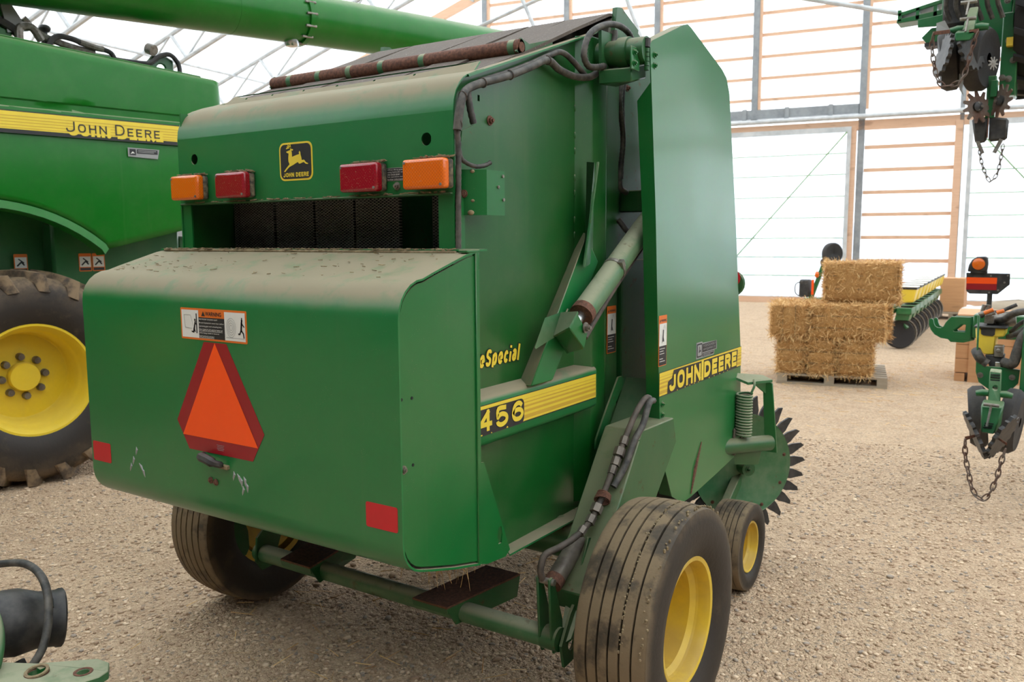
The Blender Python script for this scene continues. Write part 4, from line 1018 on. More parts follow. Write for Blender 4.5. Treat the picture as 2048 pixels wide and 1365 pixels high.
def warn_tall(x, y0, y1, z0, z1, parent, dim=False):
    d = Decal((x, 0, 0), (0, 1, 0), (0, 0, 1)); d.rect(y0, z0, y1, z1, 'orange_ink', 0, 0.003); H = z1-z0; b = 0.003
    d.rect(y0+b, z0+H*0.40, y1-b, z0+H*0.84, 'white', 1); d.rect(y0+b, z0+b, y1-b, z0+H*0.40, 'black', 1)
    d.poly([(y0+0.006, z1-H*0.13), (y0+0.016, z1-H*0.13), (y0+0.011, z1-H*0.07)], 'black', 1); d.text('WARNING', y0+0.019, z1-H*0.125, y1-0.005, z1-H*0.075, 'black', 1, 0.02)
    cy, cz = (y0+y1)/2, z0+H*0.60
    d.line([(cy-0.002, cz-0.02), (cy, cz), (cy+0.002, cz+0.02)], 0.008, 'black'); d.line([(cy, cz-0.005), (cy+0.008, cz-0.022)], 0.005, 'black'); d.line([(cy-0.02, cz+0.004), (cy-0.01, cz-0.028), (cy+0.004, cz-0.02)], 0.0012, 'grey_ink'); d.line([(cy+0.002, cz+0.024), (cy+0.012, cz+0.04), (cy+0.024, cz+0.02)], 0.0012, 'grey_ink')
    for i, w_ in enumerate((0.8, 0.6, 0.72, 0.0, 0.5, 0.8)):
        if w_: d.rect(y0+0.007, z0+H*0.34-i*H*0.05, y0+0.007+w_*(y1-y0-0.014), z0+H*0.352-i*H*0.05, 'white', 2)
    return d.build('warning_decal', parent, 'tall orange, white and black warning label')
warn_tall(XD+0.004, 2.946, 3.020, 1.104, 1.297, shield)
d = Decal((XD+0.004, 0, 0), (0, 1, 0), (0, 0, 1)); d.poly([(3.328, 1.086), (3.535, 1.084), (3.54, 1.105), (3.57, 1.105), (3.568, 1.143), (3.40, 1.148), (3.395, 1.154), (3.33, 1.154)], 'grey_ink', 0)
d.rect(3.334, 1.091, 3.393, 1.149, 'black', 1, 0.006); d.rect(3.341, 1.097, 3.386, 1.143, 'grey_ink', 2, 0.004); d.poly([(3.35, 1.11), (3.362, 1.125), (3.356, 1.138), (3.364, 1.134), (3.368, 1.122), (3.380, 1.116), (3.366, 1.113)], 'black', 3)
d.rect(3.398, 1.108, 3.562, 1.143, 'black', 1); d.rect(3.398, 1.089, 3.530, 1.104, 'black', 1)
d.text('PODOLINSKY', 3.405, 1.129, 3.555, 1.139, 'grey_ink', 2); d.text('FARM EQUIPMENT LTD', 3.405, 1.113, 3.550, 1.123, 'grey_ink', 2); d.rect(3.405, 1.098, 3.520, 1.101, 'grey_ink', 2); d.rect(3.405, 1.092, 3.490, 1.0945, 'grey_ink', 2)
d.build('dealer_plate', shield, 'small grey and black dealer plate')

# main frame between gate and shield -----------------------------------------
q = MB(); q.cyl((-1.56, 2.835, 2.243), (XD-0.006, 2.835, 2.243), 0.047, 24); pv = q.build('pivot_tube', 'green_frame', baler)
q = MB(); q.cyl((-1.405, 2.835, 2.243), (-1.365, 2.835, 2.243), 0.054, 24); q.build('pivot_collar', 'green_frame', pv)
q = MB(); q.prism([(-1.455, 2.765, 2.165), (-1.455, 2.895, 2.155), (-1.455, 2.90, 2.32), (-1.455, 2.76, 2.315)], (0.012, 0, 0), [circle3((-1.455, 2.815, 2.245), (0, 1, 0), (0, 0, 1), 0.036, 16)]); q.build('pivot_plate', 'green_frame', pv)
q = MB(); q.prism([(-1.455, 2.76, 2.13), (-1.335, 2.78, 2.13), (-1.335, 2.90, 2.16), (-1.455, 2.90, 2.14)], (0, 0, 0.05)); q.build('pivot_bracket', 'green_frame', pv, bevel=0.004)
fs = [(3.035, 0.62), (3.035, 2.36), (3.13, 2.46), (3.28, 2.40), (3.60, 2.10), (4.05, 1.75), (4.15, 1.2), (4.10, 0.72), (3.6, 0.60)]
for sgn in (1, -1):
    m = lambda x: XC + sgn*(x-XC)
    q = MB(); q.prism(yz(m(-1.545), fs), (0.008, 0, 0), [circle3((m(-1.545), 3.095, 2.105), (0, 1, 0), (0, 0, 1), 0.022, 14)]); q.build('frame_side', 'green_frame', baler, angle=20)
    q = MB(); q.prism(yz(m(-1.552), [(3.03, 2.33), (3.06, 2.47), (3.10, 2.475), (3.25, 2.42), (3.22, 2.33)]), (0.02, 0, 0)); q.build('roller_plate', 'green_frame', baler)
    q = MB(); q.box(*sorted((m(-1.535), m(-1.33))), 3.10, 3.16, 1.69, 1.775); q.build('frame_crossmember', 'green_frame', baler, bevel=0.004)
    q = MB(); q.box(*sorted((m(-1.535), m(-1.50))), 3.06, 3.75, 0.92, 1.50); q.build('frame_panel', 'green_frame', baler, bevel=0.004)
    q = MB(); q.prism([(m(-1.50), 3.10, 1.02), (m(-1.30), 3.10, 1.02), (m(-1.30), 2.96, 0.82), (m(-1.50), 2.92, 0.80)], (0, 0.006, 0.006)); q.build('slope_plate', 'planter_green', baler)
    # axle arm: inclined box beam carrying the stub axle
    xa, xb = sorted((m(-1.405), m(-1.255)))
    q = MB(); q.prism(yz(xa, [(2.735, 0.905), (2.345, 0.425), (2.36, 0.36), (2.56, 0.33), (3.05, 0.80), (3.02, 0.90)]), (xb-xa, 0, 0)); arm = q.build('axle_arm', 'green_frame', baler, bevel=0.004)
    q = MB(); q.box(*sorted((m(-1.405), m(-1.398))), 2.36, 2.40, 0.43, 0.45); q.cyl((m(-1.262), 2.72, 0.868), (m(-1.262), 2.712, 0.878), 0.008, 8); q.build('weld_tab', 'green_old', arm)
    q = MB(); q.cyl((m(-1.42), 2.46, 0.385), (m(-1.15), 2.46, 0.385), 0.045, 16); q.build('stub_axle', 'green_frame', arm)
    # push bar lugs and cylinder
    for x in (-1.392, -1.348):
        q = MB(); q.prism(yz(m(x), [(2.232, 0.505), (2.250, 0.508), (2.262, 0.495), (2.315, 0.345), (2.318, 0.27), (2.300, 0.243), (2.262, 0.243), (2.245, 0.30)]), (0.009, 0, 0)); q.build('push_bar_lug', 'green_frame', baler, bevel=0.002)
    q = MB(); q.prism([(m(-1.370), 2.44, 0.452), (m(-1.30), 2.45, 0.462), (m(-1.305), 2.31, 0.285), (m(-1.335), 2.28, 0.262), (m(-1.352), 2.35, 0.36)], (0, 0.004, -0.008)); q.build('push_bar_arm', 'green_old', baler)
    q = MB(); q.prism(yz(m(-1.327), [(2.27, 0.27), (2.33, 0.36), (2.44, 0.455), (2.56, 0.40), (2.42, 0.20), (2.29, 0.19)]), (0.010, 0, 0), [circle3((m(-1.327), 2.335, 0.255), (0, 1, 0), (0, 0, 1), 0.022, 14)]); q.build('push_bar_hanger', 'green_frame', baler)
    q = MB(); q.prism(yz(m(-1.325), [(2.37, 0.43), (2.45, 0.585), (2.47, 0.58), (2.52, 0.43)]), (0.008, 0, 0)); q.build('cylinder_lug', 'green_frame', baler, bevel=0.002)
    q = MB(); q.cyl((m(-1.365), 2.30, 0.468), (m(-1.365), 2.47, 0.560), 0.031, 18); pc = q.build('push_cylinder', 'cyl_grey', baler)
    q = MB(); q.cyl((m(-1.365), 2.29, 0.463), (m(-1.365), 2.318, 0.478), 0.0325, 18); q.build('cylinder_gland', 'rust', pc)
    q = MB(); q.cyl((m(-1.40), 2.248, 0.492), (m(-1.33), 2.248, 0.492), 0.011, 10); q.build('pin', 'steel', pc)
    q = MB(); q.cyl((m(-1.318), 2.45, 0.54), (m(-1.308), 2.45, 0.54), 0.009, 10); q.tube(circle3((m(-1.308), 2.45, 0.515), (0, 1, 0), (0, 0, 1), 0.016, 12), 0.002, 5, closed=True); q.build('pin', 'steel', pc)
    q = MB(); q.cyl((m(-1.39), 2.285, 0.285), (m(-1.33), 2.285, 0.285), 0.040, 18); q.build('bar_bush', 'green_frame', baler)
warn_tall(-1.503, 2.935, 3.012, 1.14, 1.325, baler)
for y, z in ((3.11, 2.207), (3.16, 2.181)):
    q = MB(); q.bolt((-1.537, y, z), (1, 0, 0), 0.009, 0.009); q.build('bolt', 'rust', baler)
conduit([(-1.51, 3.07, 2.218), (-1.51, 3.042, 2.12), (-1.51, 3.076, 1.971), (-1.51, 3.049, 1.80), (-1.50, 3.09, 1.765)], 0.012)
conduit([(-1.515, 3.10, 2.218), (-1.515, 3.075, 2.12), (-1.515, 3.085, 1.971), (-1.515, 3.07, 1.82)], 0.010, ridged=False)
conduit([(-1.50, 3.02, 1.66), (-1.46, 3.05, 1.60), (-1.42, 3.12, 1.56), (-1.40, 3.3, 1.6)], 0.011, 'hose', 'hose', ridged=False)
# chamber floor, front and roof so that the machine is closed
q = MB(); q.prism(yz(XL, [(2.05, 0.60), (2.35, 0.555), (3.6, 0.60), (3.6, 0.61), (2.35, 0.565), (2.05, 0.61)]), (XR-XL-0.01, 0, 0)); q.build('chamber_floor', 'dark', baler)
q = MB(); q.prism(yz(XL+0.01, [(4.05, 0.72), (4.12, 1.2), (4.02, 1.75), (3.58, 2.10), (3.26, 2.38), (3.25, 2.37), (3.57, 2.09), (4.0, 1.74), (4.10, 1.2), (4.03, 0.72)]), (XR-XL-0.03, 0, 0)); q.build('front_cover', 'green', baler)
for x in (-1.9, -2.4):
    q = MB(); q.bar((x, 3.9, 0.62), (XC+(x-XC)*0.2, 6.1, 0.48), 0.10, 0.12); q.build('tongue_beam', 'green_frame', baler, bevel=0.006)
q = MB(); q.cyl((XL+0.1, 4.15, 0.36), (XR-0.1, 4.15, 0.36), 0.17, 20); q.build('pickup_drum', 'dark', baler)
q = MB(); q.cyl((XL-0.25, 3.35, 0.62), (-1.30, 3.35, 0.62), 0.06, 16); q.build('frame_tube', 'green_frame', baler)
q = MB(); q.cyl((-3.0, 2.62, 0.50), (-1.30, 2.62, 0.50), 0.075, 18); q.build('axle_tube', 'green_frame', baler)

# push bar with its two ramp plates
q = MB(); q.cyl((-2.80, 2.285, 0.285), (-1.335, 2.285, 0.285), 0.036, 20); pb = q.build('push_bar', 'green_old', baler)
q = MB(); q.prism(yz(-2.772, [(2.25, 0.36), (2.30, 0.40), (2.40, 0.40), (2.33, 0.22), (2.27, 0.215), (2.24, 0.26)]), (0.010, 0, 0)); q.build('push_bar_end', 'green_frame', pb)
for xa, xb, yr in ((-2.566, -2.40, 2.50), (-1.886, -1.732, 2.54)):
    sk = 0.08 if xa > -2 else -0.03
    q = MB(); q.prism([(xa, 2.20, 0.322), (xb, 2.20, 0.322), (xb+sk, yr, 0.345), (xa+sk, yr, 0.345)], (0, 0, 0.007)); rp = q.build('ramp_plate', 'rust', pb)
    q = MB(); q.prism([(xb, 2.20, 0.322), (xb+sk, yr, 0.345), (xb+sk, yr-0.02, 0.27), (xb+0.01, 2.24, 0.255)], (-0.006, 0, 0)); q.prism([(xa, 2.20, 0.322), (xb, 2.20, 0.322), (xb, 2.205, 0.30), (xa, 2.205, 0.30)], (0, 0.005, 0)); q.build('ramp_web', 'green_frame', pb)

# lower hoses
conduit([(-1.285, 2.86, 1.00), (-1.285, 2.825, 1.005), (-1.29, 2.765, 0.97), (-1.295, 2.70, 0.905), (-1.30, 2.645, 0.84), (-1.305, 2.602, 0.785), (-1.31, 2.545, 0.715), (-1.315, 2.47, 0.645), (-1.33, 2.39, 0.605), (-1.345, 2.31, 0.59), (-1.37, 2.255, 0.575), (-1.375, 2.235, 0.53), (-1.372, 2.245, 0.495)], 0.011, 'hydraulic_hose', 'hose_dirty', ridged=False)
conduit([(-1.275, 2.87, 0.99), (-1.265, 2.81, 0.99), (-1.26, 2.75, 0.925), (-1.265, 2.69, 0.875), (-1.27, 2.63, 0.80), (-1.285, 2.57, 0.735)], 0.0125, 'hydraulic_hose', 'hose', ridged=False)
for p, dr, r_ in (((-1.30, 2.645, 0.84), (0, -0.62, -0.78), 0.021), ((-1.302, 2.622, 0.811), (0, -0.62, -0.78), 0.017), ((-1.297, 2.675, 0.875), (0, -0.62, -0.78), 0.016), ((-1.305, 2.602, 0.785), (0, -0.62, -0.78), 0.015), ((-1.313, 2.50, 0.672), (0, -0.73, -0.68), 0.021), ((-1.316, 2.465, 0.642), (0, -0.78, -0.6), 0.017), ((-1.325, 2.42, 0.615), (0, -0.85, -0.45), 0.015)):
    p = Vector(p); dv = Vector(dr).normalized(); q = MB(); q.cyl(p-dv*0.014, p+dv*0.016, r_, 6); q.build('hose_coupling', 'cyl_grey', baler)
q = MB()
for i in range(5): q.tube(circle3((-1.305, 2.54-i*0.004, 0.712-i*0.004), (1, 0.1*i, 0), (0, 0.5, -0.8), 0.024, 12), 0.003, 5, closed=True)
q.build('twine_wrap', 'rust', baler)
chips('ledge_debris', 160, lambda: (random.uniform(-1.525, -1.47), 2.45+0.42*random.random()**0.6, 0.566), baler, 'rust', 0.004, 0.012)

# wheels ------------------------------------------------------------------
def ribbed_tyre(mb, c, axis, R, W, rimr, nr, n=64, groove=0.012):
    prof = [(rimr, -W*0.36), (rimr+0.012, -W*0.40)]; tr = [0, 0]
    H = R-rimr
    for f, w_ in ((0.25, -0.47), (0.5, -0.5), (0.74, -0.49), (0.93, -0.462)): prof.append((rimr+H*f, W*w_)); tr.append(0.0 if f < 0.8 else 0.5)
    xs = np.linspace(-0.43*W, 0.43*W, nr+1); gw = 0.008*W/0.29
    for i in range(nr):
        a, b = xs[i]+(gw/2 if i else 0), xs[i+1]-(gw/2 if i < nr-1 else 0)
        cr = lambda x: R - 0.009*(x/(0.43*W))**2*(R/0.385)
        prof += [(cr(a), a), (cr((a+b)/2), (a+b)/2), (cr(b), b)]; tr += [1, 1, 1]
        if i < nr-1: prof += [(cr(b)-groove, b+gw*0.15), (cr(b)-groove, b+gw*0.85)]; tr += [0.15, 0.15]
    for f, w_ in ((0.93, 0.462), (0.74, 0.49), (0.5, 0.5), (0.25, 0.47)): prof.append((rimr+H*f, W*w_)); tr.append(0.0 if f < 0.8 else 0.5)
    prof += [(rimr+0.012, W*0.40), (rimr, W*0.36)]; tr += [0, 0]
    mb.lathe(prof, c, axis, n, tread=tr); return mb
def rim(mb, c, axis, r, W, disc=0.05):
    mb.lathe([(r*0.90, -W*0.40), (r*1.04, -W*0.40), (r*1.06, -W*0.385), (r*1.0, -W*0.36), (r*0.99, -W*0.3), (r*0.86, -W*0.15), (r*0.86, W*0.12), (r*0.97, W*0.30), (r*0.99, W*0.36), (r*1.06, W*0.385), (r*1.04, W*0.405), (r*0.975, W*0.395), (r*0.95, W*0.34), (r*0.93, W*0.22), (r*0.83, W*0.15), (r*0.83, disc), (r*0.80, disc-0.012), (r*0.62, disc-0.012), (r*0.45, disc+0.006), (r*0.28, disc+0.008), (0.001, disc+0.008)], c, axis, 48); return mb
def main_wheel(cx, sgn, label):
    c = Vector((cx, 2.455, 0.3735))
    t = ribbed_tyre(MB(), c, (sgn, 0, 0), 0.373, 0.252, 0.197, 6, 72).build('tyre', 'tyre', baler, angle=50); t['label'] = label
    r_ = rim(MB(), c, (sgn, 0, 0), 0.199, 0.252, -0.07).build('wheel_rim', 'rim_yellow', t)
    h = MB(); h.lathe([(0.07, -0.075), (0.07, -0.04), (0.05, -0.03), (0.045, -0.015), (0.001, -0.013)], c, (sgn, 0, 0), 20); h.build('hub', 'rim_yellow', t)
    for i in range(6):
        a = i*math.pi/3; q = MB(); q.cyl(c+Vector((sgn*-0.075, 0.10*math.cos(a), 0.10*math.sin(a))), c+Vector((sgn*-0.058, 0.10*math.cos(a), 0.10*math.sin(a))), 0.011, 6); q.build('lug_nut', 'rust', r_)
    return t
main_wheel(-1.058, 1, 'ribbed dusty tyre, yellow rim'); main_wheel(-3.0, -1, 'ribbed dusty tyre beyond the rear box')
cl = MB()
for i in range(220):
    a = math.radians(random.uniform(5, 150)); rr = 0.3735*0.99; h_ = random.gauss(0.036 if i % 3 else 0.104, 0.004)
    p = Vector((-1.058+h_, 2.455-rr*math.cos(a), 0.3735+rr*math.sin(a)-0.001)); nrm = Vector((0, -math.cos(a), math.sin(a))); tg = Vector((0, math.sin(a), math.cos(a)))
    cl.sphere(p, random.uniform(0.0015, 0.005), 3, sc=(1, 1, random.uniform(0.6, 1.8)))
cl.build('mud_crumbs', 'dust', baler, flat=True, kind='stuff')
def gauge_wheel(cx, sgn, label):
    c = Vector((cx, 3.665, 0.203))
    t = ribbed_tyre(MB(), c, (sgn, 0, 0), 0.199, 0.160, 0.108, 6, 48, 0.007).build('gauge_tyre', 'tyre', baler, angle=50); t['label'] = label
    r_ = rim(MB(), c, (sgn, 0, 0), 0.110, 0.165, -0.01).build('gauge_rim', 'rim_yellow', t)
    for i in range(4):
        a = i*math.pi/2+0.5; q = MB(); q.cyl(c+Vector((sgn*-0.012, 0.07*math.cos(a), 0.07*math.sin(a))), c+Vector((sgn*0.018, 0.07*math.cos(a), 0.07*math.sin(a))), 0.008, 6); q.build('lug_bolt', 'rust', r_)
    q = MB(); q.bar(c+Vector((-sgn*0.12, 0, 0)), c+Vector((-sgn*0.14, 0.55, 0.25)), 0.04, 0.06); q.build('gauge_arm', 'green_frame', baler, bevel=0.004)
    q = MB(); q.cyl(c+Vector((-sgn*0.15, 0, 0)), c, 0.02, 12); q.build('gauge_axle', 'green_frame', baler)
gauge_wheel(-1.212, 1, 'small ribbed gauge tyre, yellow rim'); gauge_wheel(2*XC+1.212, -1, 'small gauge tyre on the far side')

# toothed converging wheel beside the pickup ---------------------------------
def converging(sgn):
    m = lambda x: XC + sgn*(x-XC)
    th = math.radians(-42); nrm = Vector((sgn*math.cos(th), math.sin(th), 0)); u = Vector((-sgn*math.sin(th), math.cos(th), 0)); w = Vector((0, 0, 1))
    c = Vector((m(-1.325), 4.075, 0.455))
    q = MB(); q.lathe([(0.001, 0.0), (0.262, 0.0), (0.266, 0.003), (0.266, -0.006), (0.001, -0.006)], c, nrm, 48); dsc = q.build('converging_disc', 'green_old', baler)
    for i in range(28):
        a = 2*math.pi*i/28; dirv = u*math.cos(a)+w*math.sin(a); tg = -u*math.sin(a)+w*math.cos(a)
        q = MB(); p0 = c - nrm*0.008 + dirv*0.24
        q.prism([p0-tg*0.026, p0+tg*0.026, p0+dirv*0.055+tg*0.028, p0+dirv*0.105+tg*0.018, p0+dirv*0.118+tg*0.002, p0+dirv*0.075-tg*0.012, p0+dirv*0.050-tg*0.022], -nrm*0.012); q.build('rubber_tooth', 'plastic_black', dsc)
    for i in range(10):
        a = 2*math.pi*(i+0.3)/10; p = c+(u*math.cos(a)+w*math.sin(a))*0.235; q = MB(); q.bolt(p, nrm, 0.006, 0.006); q.build('bolt', 'rust', dsc)
    q = MB(); q.cyl(c, c+nrm*0.06, 0.035, 14); q.bolt(c+nrm*0.06, nrm, 0.012, 0.012); q.build('disc_hub', 'green_frame', dsc)
    # carrier: tube, upright strap, coil spring, chain
    q = MB(); q.cyl((m(-1.33), 3.72, 0.625), (m(-1.18), 4.02, 0.605), 0.038, 16); cr = q.build('disc_carrier', 'green_frame', baler)
    q = MB(); q.prism([(m(-1.20), 4.02, 0.56), (m(-1.145), 4.03, 0.555), (m(-1.165), 3.99, 0.90), (m(-1.21), 3.98, 0.92)], (0, 0.01, 0)); q.build('spring_strap', 'green', cr, bevel=0.002)
    q = MB(); q.prism([(m(-1.165), 3.99, 0.905), (m(-1.21), 3.985, 0.925), (m(-1.29), 3.86, 0.945), (m(-1.30), 3.84, 0.93), (m(-1.24), 3.86, 0.905)], (0, 0, 0.012)); q.build('spring_arm', 'green_old', cr)
    q = MB(); q.prism([(m(-1.20), 3.98, 0.925), (m(-1.24), 3.90, 0.915), (m(-1.20), 3.985, 0.85)], (0.006, 0, 0)); q.build('spring_gusset', 'green', cr)
    q = MB(); N_ = 15; pts = []
    for i in range(N_*14+1):
        a = 2*math.pi*i/14; z = 0.865-0.20*i/(N_*14); pts.append((m(-1.255)+0.034*math.cos(a), 3.86+0.034*math.sin(a), z))
    q.tube(pts, 0.0062, 6); q.tube([(m(-1.225), 3.86, 0.865), (m(-1.215), 3.875, 0.90), (m(-1.225), 3.90, 0.925)], 0.006, 6, smooth=4); q.tube([(m(-1.255), 3.86, 0.665), (m(-1.25), 3.855, 0.635), (m(-1.24), 3.865, 0.615)], 0.006, 6, smooth=4); q.build('coil_spring', 'green_old', cr)
    for xx, dy in ((-1.275, -0.04), (-1.235, 0.06)):
        q = MB(); q.bar((m(-1.255), 3.86, 0.69), (m(xx), 3.86+dy, 0.585), 0.008, 0.008); q.build('carrier_link', 'steel', cr)
    q = MB(); q.tube([(m(-1.285), 3.815, 0.70-0.012*i) for i in range(8)], [0.007 if i % 2 else 0.004 for i in range(8)], 6); q.sphere((m(-1.285), 3.815, 0.585), 0.013, 6); q.build('chain', 'cyl_grey', cr)
    q = MB(); q.prism([(m(-1.29), 3.83, 0.60), (m(-1.20), 3.98, 0.60), (m(-1.22), 3.98, 0.50), (m(-1.29), 3.85, 0.52)], (0, 0.008, 0)); q.build('carrier_plate', 'green_frame', cr)
converging(1); converging(-1)
# ------------------------------------------------------------------ combine harvester on the left
CR = (-5.9405*math.cos(PHI), -5.9405*math.sin(PHI), 0.0)
comb = thing('combine_harvester', 'big clean green combine with yellow stripe and yellow rimmed wheel', 'combine', CR, PHI)
def bot_z(y):
    dy = y-1.52
    if y < 2.29: return 0.69 + math.sqrt(max(0.0, 1.16**2 - dy*dy)) if abs(dy) < 1.1 else 1.2
    return 1.53 + (y-2.29)*0.24
def top_z(y): return 2.845 - 0.067*(y-1.73)
def sx(z):      # pressed side panel: bulges a little, with a crease above the stripe
    if z < 2.42: return -0.05 + 0.045*math.sin(math.pi*min(1, max(0, (z-1.4)/1.2)))
    if z < 2.47: return -0.055
    return -0.045 - 0.03*((z-2.47)/0.4)**2
ys = sorted(set([round(v, 3) for v in np.concatenate([np.linspace(-2.4, 0.3, 8), np.linspace(0.4, 2.28, 26), np.linspace(2.30, 3.10, 10)])]))
q = MB(); nz_ = 30; o = 0
for y in ys:
    b, t = bot_z(y), top_z(y)
    zz = sorted([b+(t-b)*k/(nz_-6) for k in range(nz_-5)] + [min(t-0.001, max(b+0.001, v)) for v in (2.415, 2.425, 2.465, 2.475, 2.60)])
    for z in zz: q.v.append((sx(z), y, z))
for a_ in range(8):       # rear corner
    an = math.radians(90*(a_+1)/8); b, t = bot_z(3.10)+0.02*a_/8, top_z(3.10)-0.02*a_/8
    zz = sorted([b+(t-b)*k/(nz_-6) for k in range(nz_-5)] + [2.415, 2.425, 2.465, 2.475, 2.60])
    for z in zz: q.v.append((sx(z)-0.11*(1-math.cos(an)) - (0.9 if a_ == 7 else 0), 3.10+0.11*math.sin(an), z))
for i in range(len(ys)+7):
    for j in range(nz_-1): a = i*nz_+j; q.f.append((a, a+nz_, a+nz_+1, a+1)); q.m.append(0)
sp_ = q.build('side_panel', 'combine_green', comb, angle=35)
so = sp_.modifiers.new('sheet', 'SOLIDIFY'); so.thickness = 0.012; so.offset = -1
# wheel-arch lip
q = MB(); lipp = [(sx(bot_z(y))-0.005, y, bot_z(y)) for y in ys if 0.45 < y <= 2.30]
for (x, y, z) in lipp:
    dv = Vector((0, y-1.52, z-0.69)).normalized(); q.v.extend([(x+0.012, y+dv.y*0.0, z+dv.z*0.0), (x+0.03, y-dv.y*0.05, z-dv.z*0.05), (x-0.10, y-dv.y*0.06, z-dv.z*0.06)])
for i in range(len(lipp)-1):
    for j in range(2): a = i*3+j; q.f.append((a, a+1, a+4, a+3)); q.m.append(0)
q.build('wheel_arch', 'combine_green', comb, angle=40)
q = MB(); q.bar((-0.085, 0.0, 2.965), (-0.085, 3.04, 2.762), 0.03, 0.014); q.build('panel_cap', 'combine_green', comb, bevel=0.006)
# inner body
q = MB(); q.box(-2.4, -0.55, -2.4, 2.9, 0.75, 2.70); q.box(-0.55, -0.36, 2.05, 2.95, 0.95, 1.72); q.build('inner_body', 'combine_dark', comb, bevel=0.02)
q = MB(); q.box(-2.3, -0.5, -2.0, 2.6, 2.70, 2.86); q.prism([(-0.45, 2.80, 2.75), (-0.45, 3.02, 2.75), (-0.45, 3.02, 2.93), (-0.45, 2.97, 2.95), (-0.45, 2.86, 2.95), (-0.45, 2.80, 2.88)], (-0.02, 0, 0), [circle3((-0.45, 2.92, 2.86), (0, 1, 0), (0, 0, 1), 0.03, 12)]); q.build('top_deck', 'combine_dark', comb, bevel=0.01)
q = MB(); q.box(-0.60, -0.52, 1.4, 2.62, 2.80, 2.92); q.build('deck_rail', 'combine_dark', comb, bevel=0.01)
# straw hood under the tail and tail lamps
q = MB(); q.prism([(-0.4, 2.95, 1.62), (-0.4, 3.25, 1.60), (-0.4, 3.45, 1.25), (-0.4, 2.95, 1.0)], (-1.6, 0, 0)); q.build('tail_hood', 'combine_dark', comb, bevel=0.02)
q = MB(); q.tube([(-0.42, 3.05, 1.45), (-0.40, 3.2, 1.42), (-0.40, 3.3, 1.52), (-0.42, 3.4, 1.50)], 0.03, 8, smooth=5); q.build('grey_hose', 'grey_ink', comb)
q = MB(); q.sphere((-0.55, 3.24, 2.62), 0.06, 8); q.build('tail_lamp', 'plastic_black', comb)
# stripe, brand lettering, dealer plate, warning stickers
d = Decal((0.002, 0, 0), (0, 1, 0), (0, 0, 1), 0.003)
d.rect(-2.4, 2.252, 3.05, 2.392, 'black', 0); d.rect(-2.4, 2.277, 3.05, 2.385, 'yellow', 1)
for i in range(5): d.rect(-2.4, 2.284+i*0.018, 3.05, 2.288+i*0.018, 'amber_line', 2)
stroke_text(d, 'JOHN DEERE', 2.075, 2.278, 2.685, 2.348, 0.010, 'yellow', 3, grow=0.006, gap=0.014, small=0.76, dx=0.008, dy=-0.006)
stroke_text(d, 'JOHN DEERE', 2.065, 2.288, 2.675, 2.358, 0.0085, 'black', 4, gap=0.014, small=0.76)
d.build('brand_stripe', comb, 'yellow stripe lettered JOHN DEERE')
d = Decal((0.0, 0, 0), (0, 1, 0), (0, 0, 1), 0.003); d.poly([(2.452, 2.155), (2.655, 2.148), (2.668, 2.212), (2.452, 2.215)], 'grey_ink', 0); d.rect(2.462, 2.165, 2.505, 2.207, 'black', 1); d.rect(2.512, 2.178, 2.655, 2.207, 'black', 1); d.rect(2.520, 2.196, 2.645, 2.200, 'grey_ink', 2); d.rect(2.520, 2.186, 2.630, 2.190, 'grey_ink', 2); d.poly([(2.468, 2.172), (2.482, 2.19), (2.49, 2.186), (2.498, 2.176), (2.484, 2.178)], 'white', 2); d.build('dealer_plate', comb, 'small silver and black dealer plate')
for y0 in (2.217, 2.307, 1.85):
    d = Decal((-0.36 if y0 > 2 else -0.50, 0, 0), (0, 1, 0), (0, 0, 1), 0.003); d.rect(y0, 1.375, y0+0.085, 1.50, 'orange_ink', 0, 0.006); d.rect(y0+0.006, 1.405, y0+0.079, 1.478, 'white', 1); d.rect(y0+0.006, 1.381, y0+0.079, 1.400, 'black', 1)
    d.line([(y0+0.02, 1.42), (y0+0.045, 1.445), (y0+0.062, 1.425)], 0.010, 'black'); d.line([(y0+0.03, 1.465), (y0+0.06, 1.44)], 0.008, 'black'); d.build('warning_decal', comb, 'orange and white warning sticker')
# hoses and fittings on top
def chose(pts, r, mat): return MB().tube(pts, r, 8, smooth=6).build('top_hose', mat, comb)
chose([(-0.45, 1.78, 3.05), (-0.45, 1.92, 2.99), (-0.45, 1.97, 2.94)], 0.03, 'plastic_black')
chose([(-0.42, 1.96, 2.90), (-0.42, 1.97, 2.985), (-0.42, 2.04, 3.0), (-0.44, 2.10, 2.93)], 0.028, 'steel')
chose([(-0.45, 2.00, 3.06), (-0.46, 2.09, 2.98), (-0.46, 2.25, 2.93), (-0.46, 2.45, 2.90)], 0.024, 'steel')
chose([(-0.42, 2.12, 2.88), (-0.42, 2.19, 2.965), (-0.42, 2.28, 2.968), (-0.43, 2.36, 2.95)], 0.020, 'plastic_black')
chose([(-0.43, 2.34, 2.955), (-0.43, 2.44, 2.935), (-0.43, 2.50, 2.93)], 0.022, 'steel')
chose([(-0.43, 2.50, 2.93), (-0.43, 2.555, 2.91), (-0.43, 2.585, 2.85), (-0.43, 2.60, 2.80)], 0.018, 'plastic_black')
chose([(-0.42, 2.58, 2.87), (-0.42, 2.72, 2.87), (-0.42, 2.82, 2.88), (-0.42, 2.90, 2.94), (-0.42, 2.98, 2.96), (-0.42, 3.04, 2.90), (-0.42, 3.05, 2.80)], 0.018, 'plastic_black')
q = MB(); q.cyl((-0.45, 2.83, 2.99), (-0.40, 2.85, 2.97), 0.04, 12); q.build('work_lamp', 'steel', comb)
q = MB(); q.cyl((-0.48, 2.13, 2.92), (-0.48, 2.14, 3.00), 0.018, 10); q.sphere((-0.48, 2.14, 3.02), 0.04, 6, sc=(1, 1, 0.7)); q.build('filler_cap', 'plastic_black', comb)
